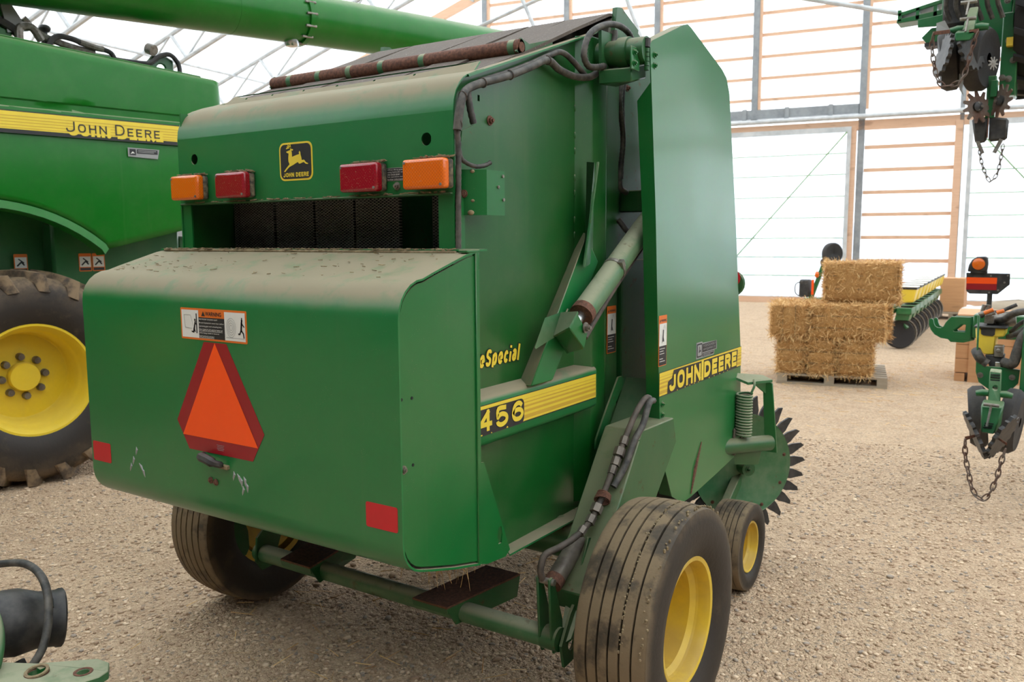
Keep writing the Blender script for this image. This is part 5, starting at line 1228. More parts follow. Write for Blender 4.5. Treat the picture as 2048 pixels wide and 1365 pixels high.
q = MB(); q.prism([(-0.46, 1.60, 2.85), (-0.46, 1.84, 2.85), (-0.46, 1.95, 2.96), (-0.46, 1.86, 3.30), (-0.46, 1.60, 3.35)], (-0.06, 0, 0)); q.build('auger_cradle', 'combine_green', comb, bevel=0.005)
q = MB(); q.prism([(-0.44, 1.90, 2.95), (-0.44, 2.03, 2.98), (-0.44, 1.93, 3.14), (-0.44, 1.87, 3.12)], (-0.02, 0, 0)); q.build('grey_shield', 'grey_ink', comb)
# unloading auger
def au(y): return Vector((-0.195-0.0435*y, y, 3.20+0.0506*y))
q = MB(); q.cyl(au(-1.0), au(7.6), 0.205, 40); ag = q.build('unloading_auger', 'combine_green', comb)
adv = (au(1)-au(0)).normalized()
for y in (4.06, 3.42):
    q = MB(); w_ = 0.022 if y > 4 else 0.004
    q.lathe([(0.203, -w_), (0.222 if y > 4 else 0.2065, -w_), (0.222 if y > 4 else 0.2065, w_), (0.203, w_)], au(y), adv, 40, closed=True); fg = q.build('auger_flange' if y > 4 else 'auger_seam', 'combine_green', ag)
    if y > 4:
        for i in range(14):
            a = 2*math.pi*i/14; p = au(y)+Vector((math.cos(a), 0, math.sin(a)))*0.216
            q = MB(); q.cyl(p-adv*0.05, p+adv*0.05, 0.010, 6); q.build('flange_bolt', 'steel', fg)
q = MB(); q.lathe([(0.001, -0.05), (0.06, -0.05), (0.06, 0.0), (0.05, 0.02), (0.001, 0.03)], au(4.0)+Vector((0.02, -0.02, -0.22)), (0, 0, -1), 16); q.build('auger_lamp', 'rod', ag)
# steer wheel
WC = Vector((-0.27, 1.79, 0.695))
t = MB(); R_ = 0.665
prof = [(0.35, -0.22), (0.37, -0.25), (0.48, -0.275), (0.58, -0.27), (0.63, -0.25), (R_, -0.20), (R_+0.012, 0), (R_, 0.20), (0.63, 0.25), (0.58, 0.27), (0.48, 0.275), (0.37, 0.25), (0.35, 0.22)]
t.lathe(prof, WC, (1, 0, 0), 64, tread=[0, 0, 0, .2, .6, .8, .8, .8, .6, .2, 0, 0, 0]); tb = t.build('tyre', 'tyre_dark', comb, angle=50)
for sg in (-1, 1):
    for i in range(20):
        a0 = 2*math.pi*(i+(0.5 if sg > 0 else 0))/20; k = MB(); rings = []
        for f in range(5):
            x = sg*(0.01+0.25*f/4); a = a0 - 0.26*f/4; rr = R_+0.008-0.022*(f/4)**2; dr = Vector((0, math.cos(a), math.sin(a))); tg = Vector((0, -math.sin(a), math.cos(a)))
            c_ = WC+Vector((x, 0, 0))+dr*rr; w0 = 0.040; h_ = 0.040
            rings.append([c_-tg*w0-dr*0.02, c_+tg*w0-dr*0.02, c_+tg*w0*0.65+dr*h_, c_-tg*w0*0.65+dr*h_])
        c_ = WC+Vector((sg*0.272, 0, 0))+Vector((0, math.cos(a0-0.30), math.sin(a0-0.30)))*0.575; dr = Vector((0, math.cos(a0-0.30), math.sin(a0-0.30))); tg = Vector((0, -dr.z, dr.y))
        rings.append([c_-tg*0.035, c_+tg*0.035, c_+tg*0.02+Vector((sg*0.012, 0, 0)), c_-tg*0.02+Vector((sg*0.012, 0, 0))])
        for r4 in rings: k.v.extend([tuple(p) for p in r4])
        for m_ in range(5):
            for j in range(4): k.f.append((m_*4+j, m_*4+(j+1) % 4, m_*4+4+(j+1) % 4, m_*4+4+j)); k.m.append(0)
        k.f.append((0, 1, 2, 3)); k.m.append(0); k.tread = [0.9]*len(k.v); k.build('lug', 'tyre_dark', tb, angle=40)
q = MB(); q.lathe([(0.345, -0.22), (0.37, -0.235), (0.35, -0.2), (0.33, 0.10), (0.345, 0.20), (0.372, 0.225), (0.372, 0.245), (0.352, 0.245), (0.335, 0.215), (0.325, 0.14), (0.315, 0.12), (0.300, 0.09), (0.293, -0.02), (0.28, -0.035), (0.22, -0.03), (0.10, -0.01), (0.001, -0.01)], WC, (1, 0, 0), 64); rm = q.build('wheel_rim', 'wheel_yellow', comb)
q = MB(); q.lathe([(0.098, -0.012), (0.098, 0.030), (0.090, 0.045), (0.001, 0.052)], WC, (1, 0, 0), 28); q.build('wheel_hub', 'wheel_yellow', comb)
for i in range(8):
    a = 2*math.pi*(i+0.1)/8; p = WC+Vector((-0.02, 0.132*math.cos(a), 0.132*math.sin(a))); q = MB(); q.lathe([(0.026, 0), (0.026, 0.03), (0.021, 0.05), (0.001, 0.052)], p, (1, 0, 0), 10); q.build('wheel_nut', 'cyl_grey', rm)
q = MB(); q.cyl((-2.6, 1.79, 0.70), (-0.3, 1.79, 0.70), 0.09, 14); q.build('rear_axle', 'combine_dark', comb)
# far side wheel and front drive wheel keep the machine on its feet
for wc, R2 in ((Vector((-2.9, 1.79, 0.695)), 0.695), (Vector((-0.45, -2.2, 0.95)), 0.95), (Vector((-3.0, -2.2, 0.95)), 0.95)):
    q = MB(); q.lathe([(R2*0.5, -0.24), (R2*0.9, -0.27), (R2, -0.2), (R2, 0.2), (R2*0.9, 0.27), (R2*0.5, 0.24)], wc, (1, 0, 0), 40, tread=[0, .3, .8, .8, .3, 0]); q.build('tyre', 'tyre_dark', comb)
    q = MB(); q.lathe([(R2*0.52, -0.2), (R2*0.48, 0.0), (R2*0.5, 0.22), (R2*0.53, 0.24), (R2*0.46, 0.1), (0.001, 0.05)], wc, (1, 0, 0), 32); q.build('wheel_rim', 'wheel_yellow', comb)
# ------------------------------------------------------------------ straw bales on a pallet
TH = math.radians(11.5); BU = Vector((math.cos(TH), math.sin(TH), 0)); BV = Vector((-math.sin(TH), math.cos(TH), 0)); BO = Vector((-2.70, 9.2, 0))
pal = thing('wooden_pallet', 'weathered wooden pallet under the straw bales', 'pallet', BO, TH)
for i in range(7): q = MB(); q.box(0.05, 1.16, 0.02+i*0.155, 0.12+i*0.155, 0.095, 0.115); q.build('deck_board', 'pallet', pal)
for x in (0.06, 0.54, 1.06): q = MB(); q.box(x, x+0.10, 0.02, 1.05, 0.022, 0.095); q.build('stringer', 'pallet', pal)
for y in (0.02, 0.48, 0.95): q = MB(); q.box(0.05, 1.16, y, y+0.10, 0.0, 0.022); q.build('bottom_board', 'pallet', pal)
def bale(u0, u1, v0, v1, z0, z1, label, strings, cc):
    """strings: axis the twines run around ('u','v' = long axis of the bale)"""
    base = BO+BU*((u0+u1)/2)+BV*((v0+v1)/2)+Vector((0, 0, z0))
    L = np.array([u1-u0, v1-v0, z1-z0]); t = thing('straw_bale', label, 'straw bale', base, TH, 'straw bales on the pallet')
    n = [max(4, int(l/0.05)) for l in L]; V_ = []; F_ = []; idx = {}
    def vid(i, j, k):
        key = (i, j, k)
        if key not in idx:
            p = np.array([i/n[0], j/n[1], k/n[2]])*2-1; w = p*L/2
            r_ = 0.065; inn = L/2-r_; c_ = np.clip(w, -inn, inn); dd = w-c_; dl = np.linalg.norm(dd)
            if dl > 1e-6: w = c_+dd/dl*r_
            a = 0 if strings == 'u' else 1
            gr = math.exp(-((abs(p[cc])-0.36)/0.09)**2)
            w = w*(1-0.09*gr) + RNG.normal(size=3)*0.006; idx[key] = len(V_); V_.append((w[0], w[1], w[2]+L[2]/2))
        return idx[key]
    for (a, b, c) in ((0, 1, 2), (1, 2, 0), (2, 0, 1)):
        for side in (0, n[c]):
            for i in range(n[a]):
                for j in range(n[b]):
                    def mk(ii, jj):
                        w = [0, 0, 0]; w[a] = ii; w[b] = jj; w[c] = side; return vid(*w)
                    F_.append((mk(i, j), mk(i+1, j), mk(i+1, j+1), mk(i, j+1)))
    mb = MB(); mb.v = V_; mb.f = F_; mb.m = [0]*len(F_); mb.build('packed_straw', 'straw_body', t, angle=80)
    N = int(9000*(L[0]*L[1]+L[1]*L[2]+L[0]*L[2])/0.9)
    P = RNG.uniform(-1, 1, (N, 3)); ax = RNG.integers(0, 3, N); sgn = RNG.choice([-1, 1], N); P[np.arange(N), ax] = sgn*0.98
    nn = np.zeros((N, 3)); nn[np.arange(N), ax] = sgn
    P0 = P*L/2*0.96; P0[:, 2] += L[2]/2
    D = RNG.normal(size=(N, 3)); D -= nn*np.sum(D*nn, 1)[:, None]*0.9; D /= np.linalg.norm(D, axis=1)[:, None]; D += nn*np.abs(RNG.normal(size=N))[:, None]*0.42
    D[:, 2] -= 0.2; D /= np.linalg.norm(D, axis=1)[:, None]
    o = strands('straw_strands', P0, D, RNG.uniform(0.025, 0.10, N), RNG.uniform(0.0014, 0.0032, N), RNG.random(N)**0.8, 'straw'); o.parent = t; o['kind'] = 'stuff'
    for s in (-0.33, 0.33):
        tw = MB(); a = 0 if strings == 'u' else 1; c_ = cc; e = 3-a-c_
        def pt(fa, fe):
            w = [0, 0, 0]; w[a] = fa*L[a]/2; w[e] = fe*L[e]/2; w[c_] = s*L[c_]/2; return (w[0], w[1], w[2]+L[2]/2)
        tw.tube([pt(-.97, -.93), pt(-.93, -.97), pt(.93, -.97), pt(.97, -.93), pt(.97, .93), pt(.93, .97), pt(-.93, .97), pt(-.97, .93)], 0.003, 5, closed=True); tw.build('twine', 'debris', t)
bale(0.045, 0.338, 0.02, 0.88, 0.117, 0.50, 'left of the three straw bales standing end-on along the pallet front', 'v', 2)
bale(0.365, 0.650, 0.0, 0.88, 0.117, 0.49, 'middle of the three straw bales standing end-on along the pallet front', 'v', 2)
bale(0.672, 1.005, 0.0, 0.88, 0.117, 0.49, 'right of the three straw bales end-on at the pallet front, by the bare deck', 'v', 2)
bale(-0.03, 0.355, 0.0, 0.86, 0.51, 0.865, 'straw bale lying end-on at the left of the second layer', 'v', 0)
bale(0.365, 1.125, 0.0, 0.44, 0.50, 0.875, 'long straw bale lying crosswise at the front of the second layer', 'u', 2)
bale(0.37, 1.19, 0.45, 0.88, 0.50, 0.87, 'long straw bale at the back of the second layer, mostly hidden', 'u', 2)
bale(0.49, 1.255, 0.18, 0.64, 0.885, 1.315, 'topmost straw bale, alone on top of the stack', 'u', 2)

# ------------------------------------------------------------------ row planter far behind the bales
fp = thing('row_planter', 'distant planter with a row of yellow seed hoppers behind the straw bales', 'planter', (-2.05, 13.0, 0))
for i in range(9):
    bx_, by_ = -2.03-0.028*i, 13.02+0.585*i
    hx = bx_+0.11
    q = MB(); q.add([(hx-0.13, by_-0.10, 0.65), (hx+0.06, by_-0.10, 0.67), (hx+0.06, by_+0.10, 0.67), (hx-0.13, by_+0.10, 0.65), (hx-0.16, by_-0.13, 0.855), (hx+0.10, by_-0.13, 0.855), (hx+0.10, by_+0.13, 0.855), (hx-0.16, by_+0.13, 0.855)], [(0,3,2,1), (4,5,6,7), (0,1,5,4), (1,2,6,5), (2,3,7,6), (3,0,4,7)]); hp = q.build('seed_hopper', 'hopper_yellow', fp, bevel=0.012)
    q = MB(); q.box(hx-0.17, hx+0.108, by_-0.14, by_+0.14, 0.878, 0.892); q.build('hopper_lid', 'white', hp, bevel=0.006)
    q = MB(); q.box(hx-0.165, hx+0.105, by_-0.135, by_+0.135, 0.853, 0.879); q.build('lid_strap', 'plastic_black', hp)
    q = MB(); q.box(hx-0.14, hx+0.06, by_-0.20, by_+0.16, 0.50, 0.60); q.build('row_shank', 'planter_green', fp, bevel=0.01)
    q = MB(); q.prism([(hx+0.06, by_-0.18, 0.60), (hx+0.06, by_+0.12, 0.60), (hx+0.02, by_+0.05, 0.42), (hx+0.02, by_-0.16, 0.42)], (-0.18, 0, 0)); q.build('row_bracket', 'planter_green', fp)
    wc = Vector((bx_, by_, 0.21)); q = MB(); q.lathe([(0.001, -0.045), (0.12, -0.045), (0.19, -0.05), (0.205, -0.03), (0.205, 0.03), (0.19, 0.05), (0.12, 0.045), (0.001, 0.04)], wc, (0.55, -0.83, 0), 32, tread=[0, 0, .2, .6, .6, .2, 0, 0]); gw = q.build('gauge_wheel', 'tyre_black', fp)
    q = MB(); q.lathe([(0.20, -0.02), (0.215, 0.0), (0.215, 0.05), (0.20, 0.05)], wc+Vector((0.01, 0.03, 0.01)), (0.55, -0.83, 0), 24); q.build('wheel_scraper', 'steel', gw)
    q = MB(); q.bar((bx_+0.02, by_+0.02, 0.40), (bx_+0.10, by_-0.02, 0.30), 0.05, 0.03); q.build('wheel_arm', 'planter_green', gw)
    q = MB(); q.tube([(bx_-0.05, by_-0.05, 0.38), (bx_-0.03, by_-0.05, 0.45), (bx_+0.0, by_-0.05, 0.52), (bx_+0.03, by_-0.05, 0.53)], 0.012, 6, smooth=4); q.build('depth_handle', 'steel', fp)
q = MB(); q.bar((-2.14, 12.6, 0.56), (-2.36, 18.0, 0.56), 0.12, 0.12); q.build('toolbar', 'planter_green', fp, bevel=0.01)
q = MB(); q.box(-3.60, -2.0, 13.9, 14.05, 0.50, 0.62); q.build('toolbar', 'planter_green', fp, bevel=0.01)
# its marker arm, lamp and gearbox rising left of the bales
q = MB(); q.bar((-3.42, 13.5, 0.55), (-3.20, 13.5, 1.22), 0.07, 0.06); q.build('marker_arm', 'planter_green', fp, bevel=0.006)
q = MB(); q.lathe([(0.05, -0.04), (0.15, -0.05), (0.165, -0.03), (0.165, 0.03), (0.15, 0.05), (0.05, 0.04), (0.001, 0.02)], (-3.10, 13.5, 1.33), (0.75, -0.65, 0), 28, tread=[0, .2, .5, .5, .2, 0, 0]); q.build('spare_tyre', 'tyre_black', fp)
q = MB(); q.box(-3.56, -3.40, 13.42, 13.58, 0.66, 0.93); q.build('gearbox', 'plastic_black', fp, bevel=0.02)
q = MB(); q.tube([(-3.50, 13.42, 0.90), (-3.60, 13.40, 0.86), (-3.60, 13.4, 0.72), (-3.5, 13.4, 0.66)], 0.008, 6, smooth=5); q.build('hose', 'hose', fp)
q = MB(); q.sphere((-3.30, 13.44, 1.01), 0.04, 8, sc=(0.8, 0.8, 1.3)); q.build('marker_lamp', 'lens_orange', fp)
q = MB(); q.box(-3.375, -3.345, 13.44, 13.47, 0.70, 0.93); q.build('red_strip', 'smv_orange', fp)
q = MB(); q.lathe([(0.001, -0.03), (0.06, -0.03), (0.06, 0.03), (0.001, 0.03)], (-3.20, 13.45, 1.20), (0.3, -1, 0.2), 14); q.bar((-3.22, 13.46, 1.18), (-3.12, 13.48, 1.28), 0.06, 0.05); q.build('wheel_fork', 'plastic_black', fp)
q = MB(); q.lathe([(0.1, -0.06), (0.22, -0.07), (0.24, -0.03), (0.24, 0.03), (0.22, 0.07), (0.1, 0.06)], (-3.45, 13.95, 0.24), (1, 0, 0), 28, tread=[0, .2, .5, .5, .2, 0]); q.build('transport_tyre', 'tyre_black', fp)

# ------------------------------------------------------------------ stored goods by the far wall
cb = MB(); cb.box(-2.16, -1.74, 18.2, 18.75, 0.14, 0.78); cb = cb.build('cardboard_box', 'crate', loc=(-1.95, 18.45, 0.0)); tag(cb, 'brown cardboard box behind the far planter', 'box')
cb2 = thing('shipping_pallet', 'pale pallet under the cardboard box behind the far planter', 'pallet', (-1.95, 18.4, 0))
for i in range(5): q = MB(); q.box(-2.25, -1.65, 18.0+i*0.18, 18.1+i*0.18, 0.11, 0.135); q.build('deck_board', 'pallet', cb2)
for x in (-2.25, -1.97, -1.73): q = MB(); q.box(x, x+0.08, 18.0, 18.85, 0.0, 0.11); q.build('stringer', 'pallet', cb2)
def sack(c, l, w, h, rz, mat, label, name='sack'):
    v = []; f = []; n1, n2 = 16, 8
    for i in range(n2+1):
        ph = math.pi*i/n2-math.pi/2
        for j in range(n1):
            a = 2*math.pi*j/n1; ca, sa = math.cos(a), math.sin(a); k = 0.55
            x = math.copysign(abs(ca)**k, ca)*math.cos(ph)**0.5*l/2 if abs(math.cos(ph)) > 1e-6 else 0; y = math.copysign(abs(sa)**k, sa)*math.cos(ph)**0.5*w/2 if abs(math.cos(ph)) > 1e-6 else 0
            z = h/2*(1+math.sin(ph))*(1-0.06*random.random()); v.append((x, y, z))
    for i in range(n2):
        for j in range(n1): f.append((i*n1+j, i*n1+(j+1) % n1, (i+1)*n1+(j+1) % n1, (i+1)*n1+j))
    mb = MB(); mb.add(v, f); o = mb.build(name, mat, angle=80); o.location = c; o.rotation_euler = (0, 0, rz); return tag(o, label, 'sack')
sack((-1.42, 17.9, 0), 0.75, 0.5, 0.30, 0.2, 'white', 'white sack lying on the floor near the far wall')
sack((-0.75, 16.2, 0.0), 1.1, 0.8, 0.55, 0.1, 'pallet', 'tan wrapped bundle on the floor behind the warning lamp bracket')
sack((-1.95, 19.9, 0), 0.6, 0.4, 0.16, 0.1, 'white', 'small pale sack at the foot of the far wall')
cr = thing('wooden_crate', 'plywood and pine crate standing behind the row unit', 'crate', (-0.72, 10.45, 0), math.radians(4))
for i in range(4): q = MB(); q.box(-0.33, 0.75, -0.02, 0.0, 0.10+i*0.155, 0.25+i*0.155); q.build('plank', 'crate', cr)
for i in range(4): q = MB(); q.box(-0.33, -0.31, 0.0, 0.85, 0.10+i*0.155, 0.25+i*0.155); q.build('plank', 'crate', cr)
for x in (-0.20, 0.22, 0.62): q = MB(); q.box(x, x+0.11, -0.045, -0.02, 0.0, 0.72); q.build('batten', 'crate', cr)
for x in (-0.33, 0.3): q = MB(); q.box(x, x+0.1, -0.02, 0.85, 0.0, 0.09); q.build('skid', 'crate', cr)
q = MB(); q.box(-0.33, 0.75, -0.02, 0.85, 0.72, 0.735); q.build('lid', 'crate', cr)
q = MB(); q.box(0.73, 0.75, 0.0, 0.85, 0.1, 0.72); q.box(-0.31, 0.73, 0.83, 0.85, 0.1, 0.72); q.build('back_boards', 'crate', cr)
# ------------------------------------------------------------------ folded planter at the right edge
pl = thing('folded_planter', 'green folded planter with rusty chains and row units at the right edge', 'planter', (-0.36, 6.2, 0))
def chain_(pts, r, name, parent, mat, n=None):
    P = spline([Vector(p) for p in pts], 8); L = sum((b-a).length for a, b in zip(P[:-1], P[1:])); k = n or int(L/(r*4.6))
    cum = [0]
    for a, b in zip(P[:-1], P[1:]): cum.append(cum[-1]+(b-a).length)
    ch = None; j = 0
    for i in range(k):
        s = L*(i+0.5)/k; j = 0
        while j < len(cum)-2 and cum[j+1] < s: j += 1
        c_ = P[j].lerp(P[j+1], (s-cum[j])/max(1e-6, cum[j+1]-cum[j])); d_ = (P[min(j+1, len(P)-1)]-P[j]).normalized()
        side = d_.cross(Vector((0.3, 1, 0.2))).normalized(); w = side if i % 2 else d_.cross(side)
        hl = L/k*0.72
        ring = [c_+d_*(hl*math.cos(2*math.pi*q/12))+w*(r*1.5*math.sin(2*math.pi*q/12)) for q in range(12)]
        o = MB().tube(ring, r*0.5, 5, closed=True).build('chain_link', mat, parent)
def star_wheel(c, axis, R, n, mat, name, parent, t=0.012, inner=0.72):
    c = Vector(c); ax = Vector(axis).normalized(); e1 = ax.cross(Vector((0, 0, 1))).normalized(); e2 = ax.cross(e1); pts = []
    for i in range(n):
        for f, rr in ((0.0, inner), (0.35, 1.0), (0.62, 0.98), (0.75, inner)):
            a = 2*math.pi*(i+f)/n; pts.append(c+(e1*math.cos(a)+e2*math.sin(a))*R*rr)
    return MB().prism(pts, ax*t).build(name, mat, parent, angle=20)
# lower row unit -----------------------------------------------------
def gw(c, axis, R, W, parent=pl):
    q = MB(); q.lathe([(0.03, -W*0.5), (R*0.6, -W*0.42), (R*0.88, -W*0.5), (R, -W*0.2), (R, W*0.35), (R*0.9, W*0.5), (R*0.6, W*0.36), (0.001, W*0.3)], c, axis, 36, tread=[0, 0, .3, .7, .7, .3, 0, 0]); return q.build('gauge_wheel', 'tyre_black', parent)
gw((-0.455, 5.95, 0.47), (1, 0.10, 0.10), 0.19, 0.10); gw((-0.275, 5.95, 0.46), (-1, 0.10, 0.10), 0.20, 0.10)
q = MB(); q.prism([(-0.50, 6.08, 1.09), (-0.492, 6.08, 0.73), (-0.472, 6.08, 0.665), (-0.41, 6.08, 0.62), (-0.30, 6.08, 0.62), (-0.255, 6.08, 0.675), (-0.25, 6.08, 0.76), (-0.33, 6.08, 0.77), (-0.44, 6.08, 0.77), (-0.484, 6.08, 0.82), (-0.488, 6.08, 1.09)], (0, 0.02, 0)); q.build('row_shank', 'planter_green', pl, bevel=0.003)
q = MB(); q.box(-0.245, -0.20, 6.02, 6.10, 0.60, 1.15); q.build('row_shank', 'planter_green', pl, bevel=0.004)
for x, z in ((-0.465, 0.71), (-0.29, 0.71)): q = MB(); q.bolt((x, 6.08, z), (0, -1, 0), 0.012, 0.01); q.build('bolt', 'steel', pl)
q = MB(); q.prism([(-0.392, 5.76, 0.785), (-0.332, 5.76, 0.782), (-0.326, 5.70, 0.60), (-0.388, 5.70, 0.595)], (0, 0.06, 0.01), [circle3((-0.357, 5.735, 0.69), (1, 0, 0), (0, 0.27, 0.96), 0.014, 12)]); q.build('closing_arm', 'green_old', pl, bevel=0.004)
for i in range(4): q = MB(); q.box(-0.385, -0.335, 5.745, 5.752, 0.715+i*0.016, 0.722+i*0.016); q.build('arm_slot_shade', 'dark', pl)  # dark strips laid on as the shade inside uncut slots
for sx_ in (-1, 1): q = MB(); q.tube([(-0.36+sx_*0.03, 5.74, 0.655), (-0.36+sx_*0.06, 5.74, 0.655), (-0.36+sx_*0.095, 5.74, 0.648)], [0.020, 0.022, 0.016], 12); q.build('pivot_stub', 'planter_green', pl)
q = MB(); q.add([(-0.415, 5.60, 0.60), (-0.30, 5.60, 0.603), (-0.30, 5.72, 0.62), (-0.415, 5.72, 0.62), (-0.405, 5.56, 0.445), (-0.335, 5.56, 0.443), (-0.31, 5.68, 0.48), (-0.405, 5.68, 0.47)], [(0,1,2,3), (4,7,6,5), (0,4,5,1), (1,5,6,2), (2,6,7,3), (3,7,4,0)]); q.build('closing_frame', 'planter_green', pl, bevel=0.008)
q = MB(); q.cyl((-0.40, 5.57, 0.615), (-0.32, 5.57, 0.612), 0.010, 10); q.bar((-0.36, 5.565, 0.615), (-0.375, 5.545, 0.49), 0.010, 0.008); q.build('spring_handle', 'steel', pl)
for i in range(3): q = MB(); q.box(-0.395+i*0.004, -0.350+i*0.004, 5.560, 5.566, 0.478+i*0.012, 0.484+i*0.012); q.build('frame_slot_shade', 'dark', pl)  # slots not cut, their shade laid on as dark strips
star_wheel((-0.435, 5.47, 0.445), (0.92, 0.25, 0.42), 0.145, 16, 'plastic_black', 'closing_wheel', pl, 0.02, 0.86)
star_wheel((-0.283, 5.47, 0.450), (-0.92, 0.25, 0.42), 0.145, 16, 'plastic_black', 'closing_wheel', pl, 0.02, 0.86)
q = MB(); q.prism([(-0.468, 5.36, 0.455), (-0.40, 5.40, 0.472), (-0.40, 5.40, 0.50), (-0.396, 5.40, 0.50), (-0.396, 5.40, 0.465), (-0.468, 5.36, 0.43)], (0, 0.006, 0)); q.prism([(-0.26, 5.36, 0.43), (-0.325, 5.40, 0.465), (-0.30, 5.40, 0.50), (-0.296, 5.40, 0.50), (-0.318, 5.40, 0.47), (-0.258, 5.36, 0.445)], (0, 0.006, 0)); q.build('chain_bracket', 'rust', pl)
chain_([(-0.464, 5.35, 0.438), (-0.46, 5.35, 0.362), (-0.448, 5.35, 0.294), (-0.434, 5.35, 0.238), (-0.42, 5.35, 0.176), (-0.389, 5.35, 0.123), (-0.356, 5.35, 0.113), (-0.326, 5.35, 0.153), (-0.307, 5.35, 0.207), (-0.294, 5.35, 0.259), (-0.282, 5.35, 0.33), (-0.265, 5.35, 0.408)], 0.0085, 'drag_chain', pl, 'rust_dark')
# hopper and meter
q = MB(); q.prism([(-0.514, 6.15, 1.005), (-0.345, 6.15, 1.01), (-0.348, 6.15, 0.955), (-0.396, 6.15, 0.948), (-0.40, 6.15, 0.835), (-0.461, 6.15, 0.834), (-0.505, 6.15, 0.905)], (0, 0.22, 0)); hp = q.build('seed_hopper', 'hopper_yellow', pl, bevel=0.008)
q = MB(); q.box(-0.522, -0.335, 6.13, 6.38, 1.006, 1.018); q.build('hopper_lid', 'plastic_black', hp, bevel=0.004)
q = MB(); q.prism([(-0.482, 6.145, 1.005), (-0.402, 6.145, 1.005), (-0.403, 6.145, 0.965), (-0.415, 6.145, 0.955), (-0.468, 6.145, 0.958), (-0.480, 6.145, 0.968)], (0, 0.006, 0)); q.build('lid_latch', 'plastic_black', hp)
q = MB(); q.box(-0.398, -0.348, 6.10, 6.20, 0.83, 0.90); q.cyl((-0.375, 6.10, 0.87), (-0.375, 6.09, 0.87), 0.014, 14); q.build('seed_meter', 'steel', pl, bevel=0.006)
q = MB(); q.prism([(-0.45, 6.12, 0.835), (-0.34, 6.12, 0.845), (-0.345, 6.10, 0.72), (-0.40, 6.10, 0.72)], (0, 0.08, 0)); q.build('meter_housing', 'plastic_black', pl, bevel=0.004)
q = MB(); q.box(-0.388, -0.355, 6.085, 6.098, 0.735, 0.80); q.build('meter_window', 'rod', pl, bevel=0.003)
for pts, r_ in (([(-0.50, 6.12, 0.86), (-0.48, 6.08, 0.83), (-0.46, 6.1, 0.80), (-0.43, 6.1, 0.78)], 0.03), ([(-0.42, 6.3, 1.04), (-0.36, 6.2, 1.06), (-0.30, 6.1, 1.11), (-0.20, 6.0, 1.14)], 0.022), ([(-0.34, 6.1, 0.80), (-0.29, 6.05, 0.80), (-0.27, 6.05, 0.88), (-0.24, 6.05, 0.98), (-0.18, 6.05, 1.03)], 0.030), ([(-0.33, 6.2, 0.95), (-0.27, 6.1, 0.99), (-0.20, 6.1, 1.06)], 0.018), ([(-0.32, 6.2, 0.98), (-0.26, 6.15, 1.05), (-0.18, 6.15, 1.10)], 0.014), ([(-0.50, 6.3, 1.06), (-0.46, 6.3, 1.10), (-0.40, 6.3, 1.10), (-0.30, 6.3, 1.15)], 0.012)):
    MB().tube(pts, r_, 10, smooth=6).build('air_hose', 'hose', pl)
q = MB(); q.cyl((-0.46, 6.3, 1.04), (-0.30, 6.3, 1.06), 0.05, 14); q.box(-0.47, -0.42, 6.2, 6.3, 1.03, 1.08); q.build('air_manifold', 'steel', pl)
for p0, p1 in (((-0.47, 6.15, 1.10), (-0.42, 6.15, 1.125)), ((-0.40, 6.15, 1.105), (-0.36, 6.15, 1.12))):
    q = MB(); q.cyl(p0, p1, 0.012, 8); q.build('orange_coupler', 'orange_ink', pl)
for p0, p1 in (((-0.50, 6.15, 1.09), (-0.45, 6.16, 1.11)), ((-0.46, 6.16, 1.085), (-0.41, 6.16, 1.105)), ((-0.485, 6.2, 1.10), (-0.475, 6.2, 1.15)), ((-0.455, 6.2, 1.10), (-0.45, 6.2, 1.15))):
    q = MB(); q.cyl(p0, p1, 0.013, 8); q.build('fitting', 'steel', pl)
# toolbar with transport hook
for y in (6.60, 6.52):
    sh = 0.018 if y < 6.6 else 0.0; hk = [(-0.815, 1.005), (-0.808, 1.017), (-0.795, 1.019), (-0.786, 1.008), (-0.782, 0.985), (-0.772, 0.965), (-0.757, 0.957), (-0.738, 0.957), (-0.722, 0.968), (-0.712, 0.990), (-0.705, 1.002), (-0.675, 1.038), (-0.555, 1.037), (-0.552, 0.882), (-0.69, 0.880), (-0.735, 0.886), (-0.775, 0.908), (-0.80, 0.94), (-0.813, 0.975)]
    q = MB(); q.prism([(x-sh, y, z) for x, z in hk], (0, 0.02, 0), [[(-0.662-sh, y, 0.942), (-0.655-sh, y, 0.935), (-0.588-sh, y, 0.935), (-0.585-sh, y, 0.985), (-0.612-sh, y, 0.988)]]); q.build('transport_hook', 'planter_green', pl, bevel=0.002, angle=25)
q = MB(); q.prism([(-0.71, 6.52, 0.882), (-0.55, 6.52, 0.882), (-0.61, 6.52, 0.862), (-0.69, 6.52, 0.862)], (0, 0.10, 0)); q.build('hook_base', 'planter_green', pl)
q = MB(); q.box(-0.56, 1.4, 6.50, 6.66, 0.90, 1.06); q.build('toolbar', 'planter_green', pl, bevel=0.008)
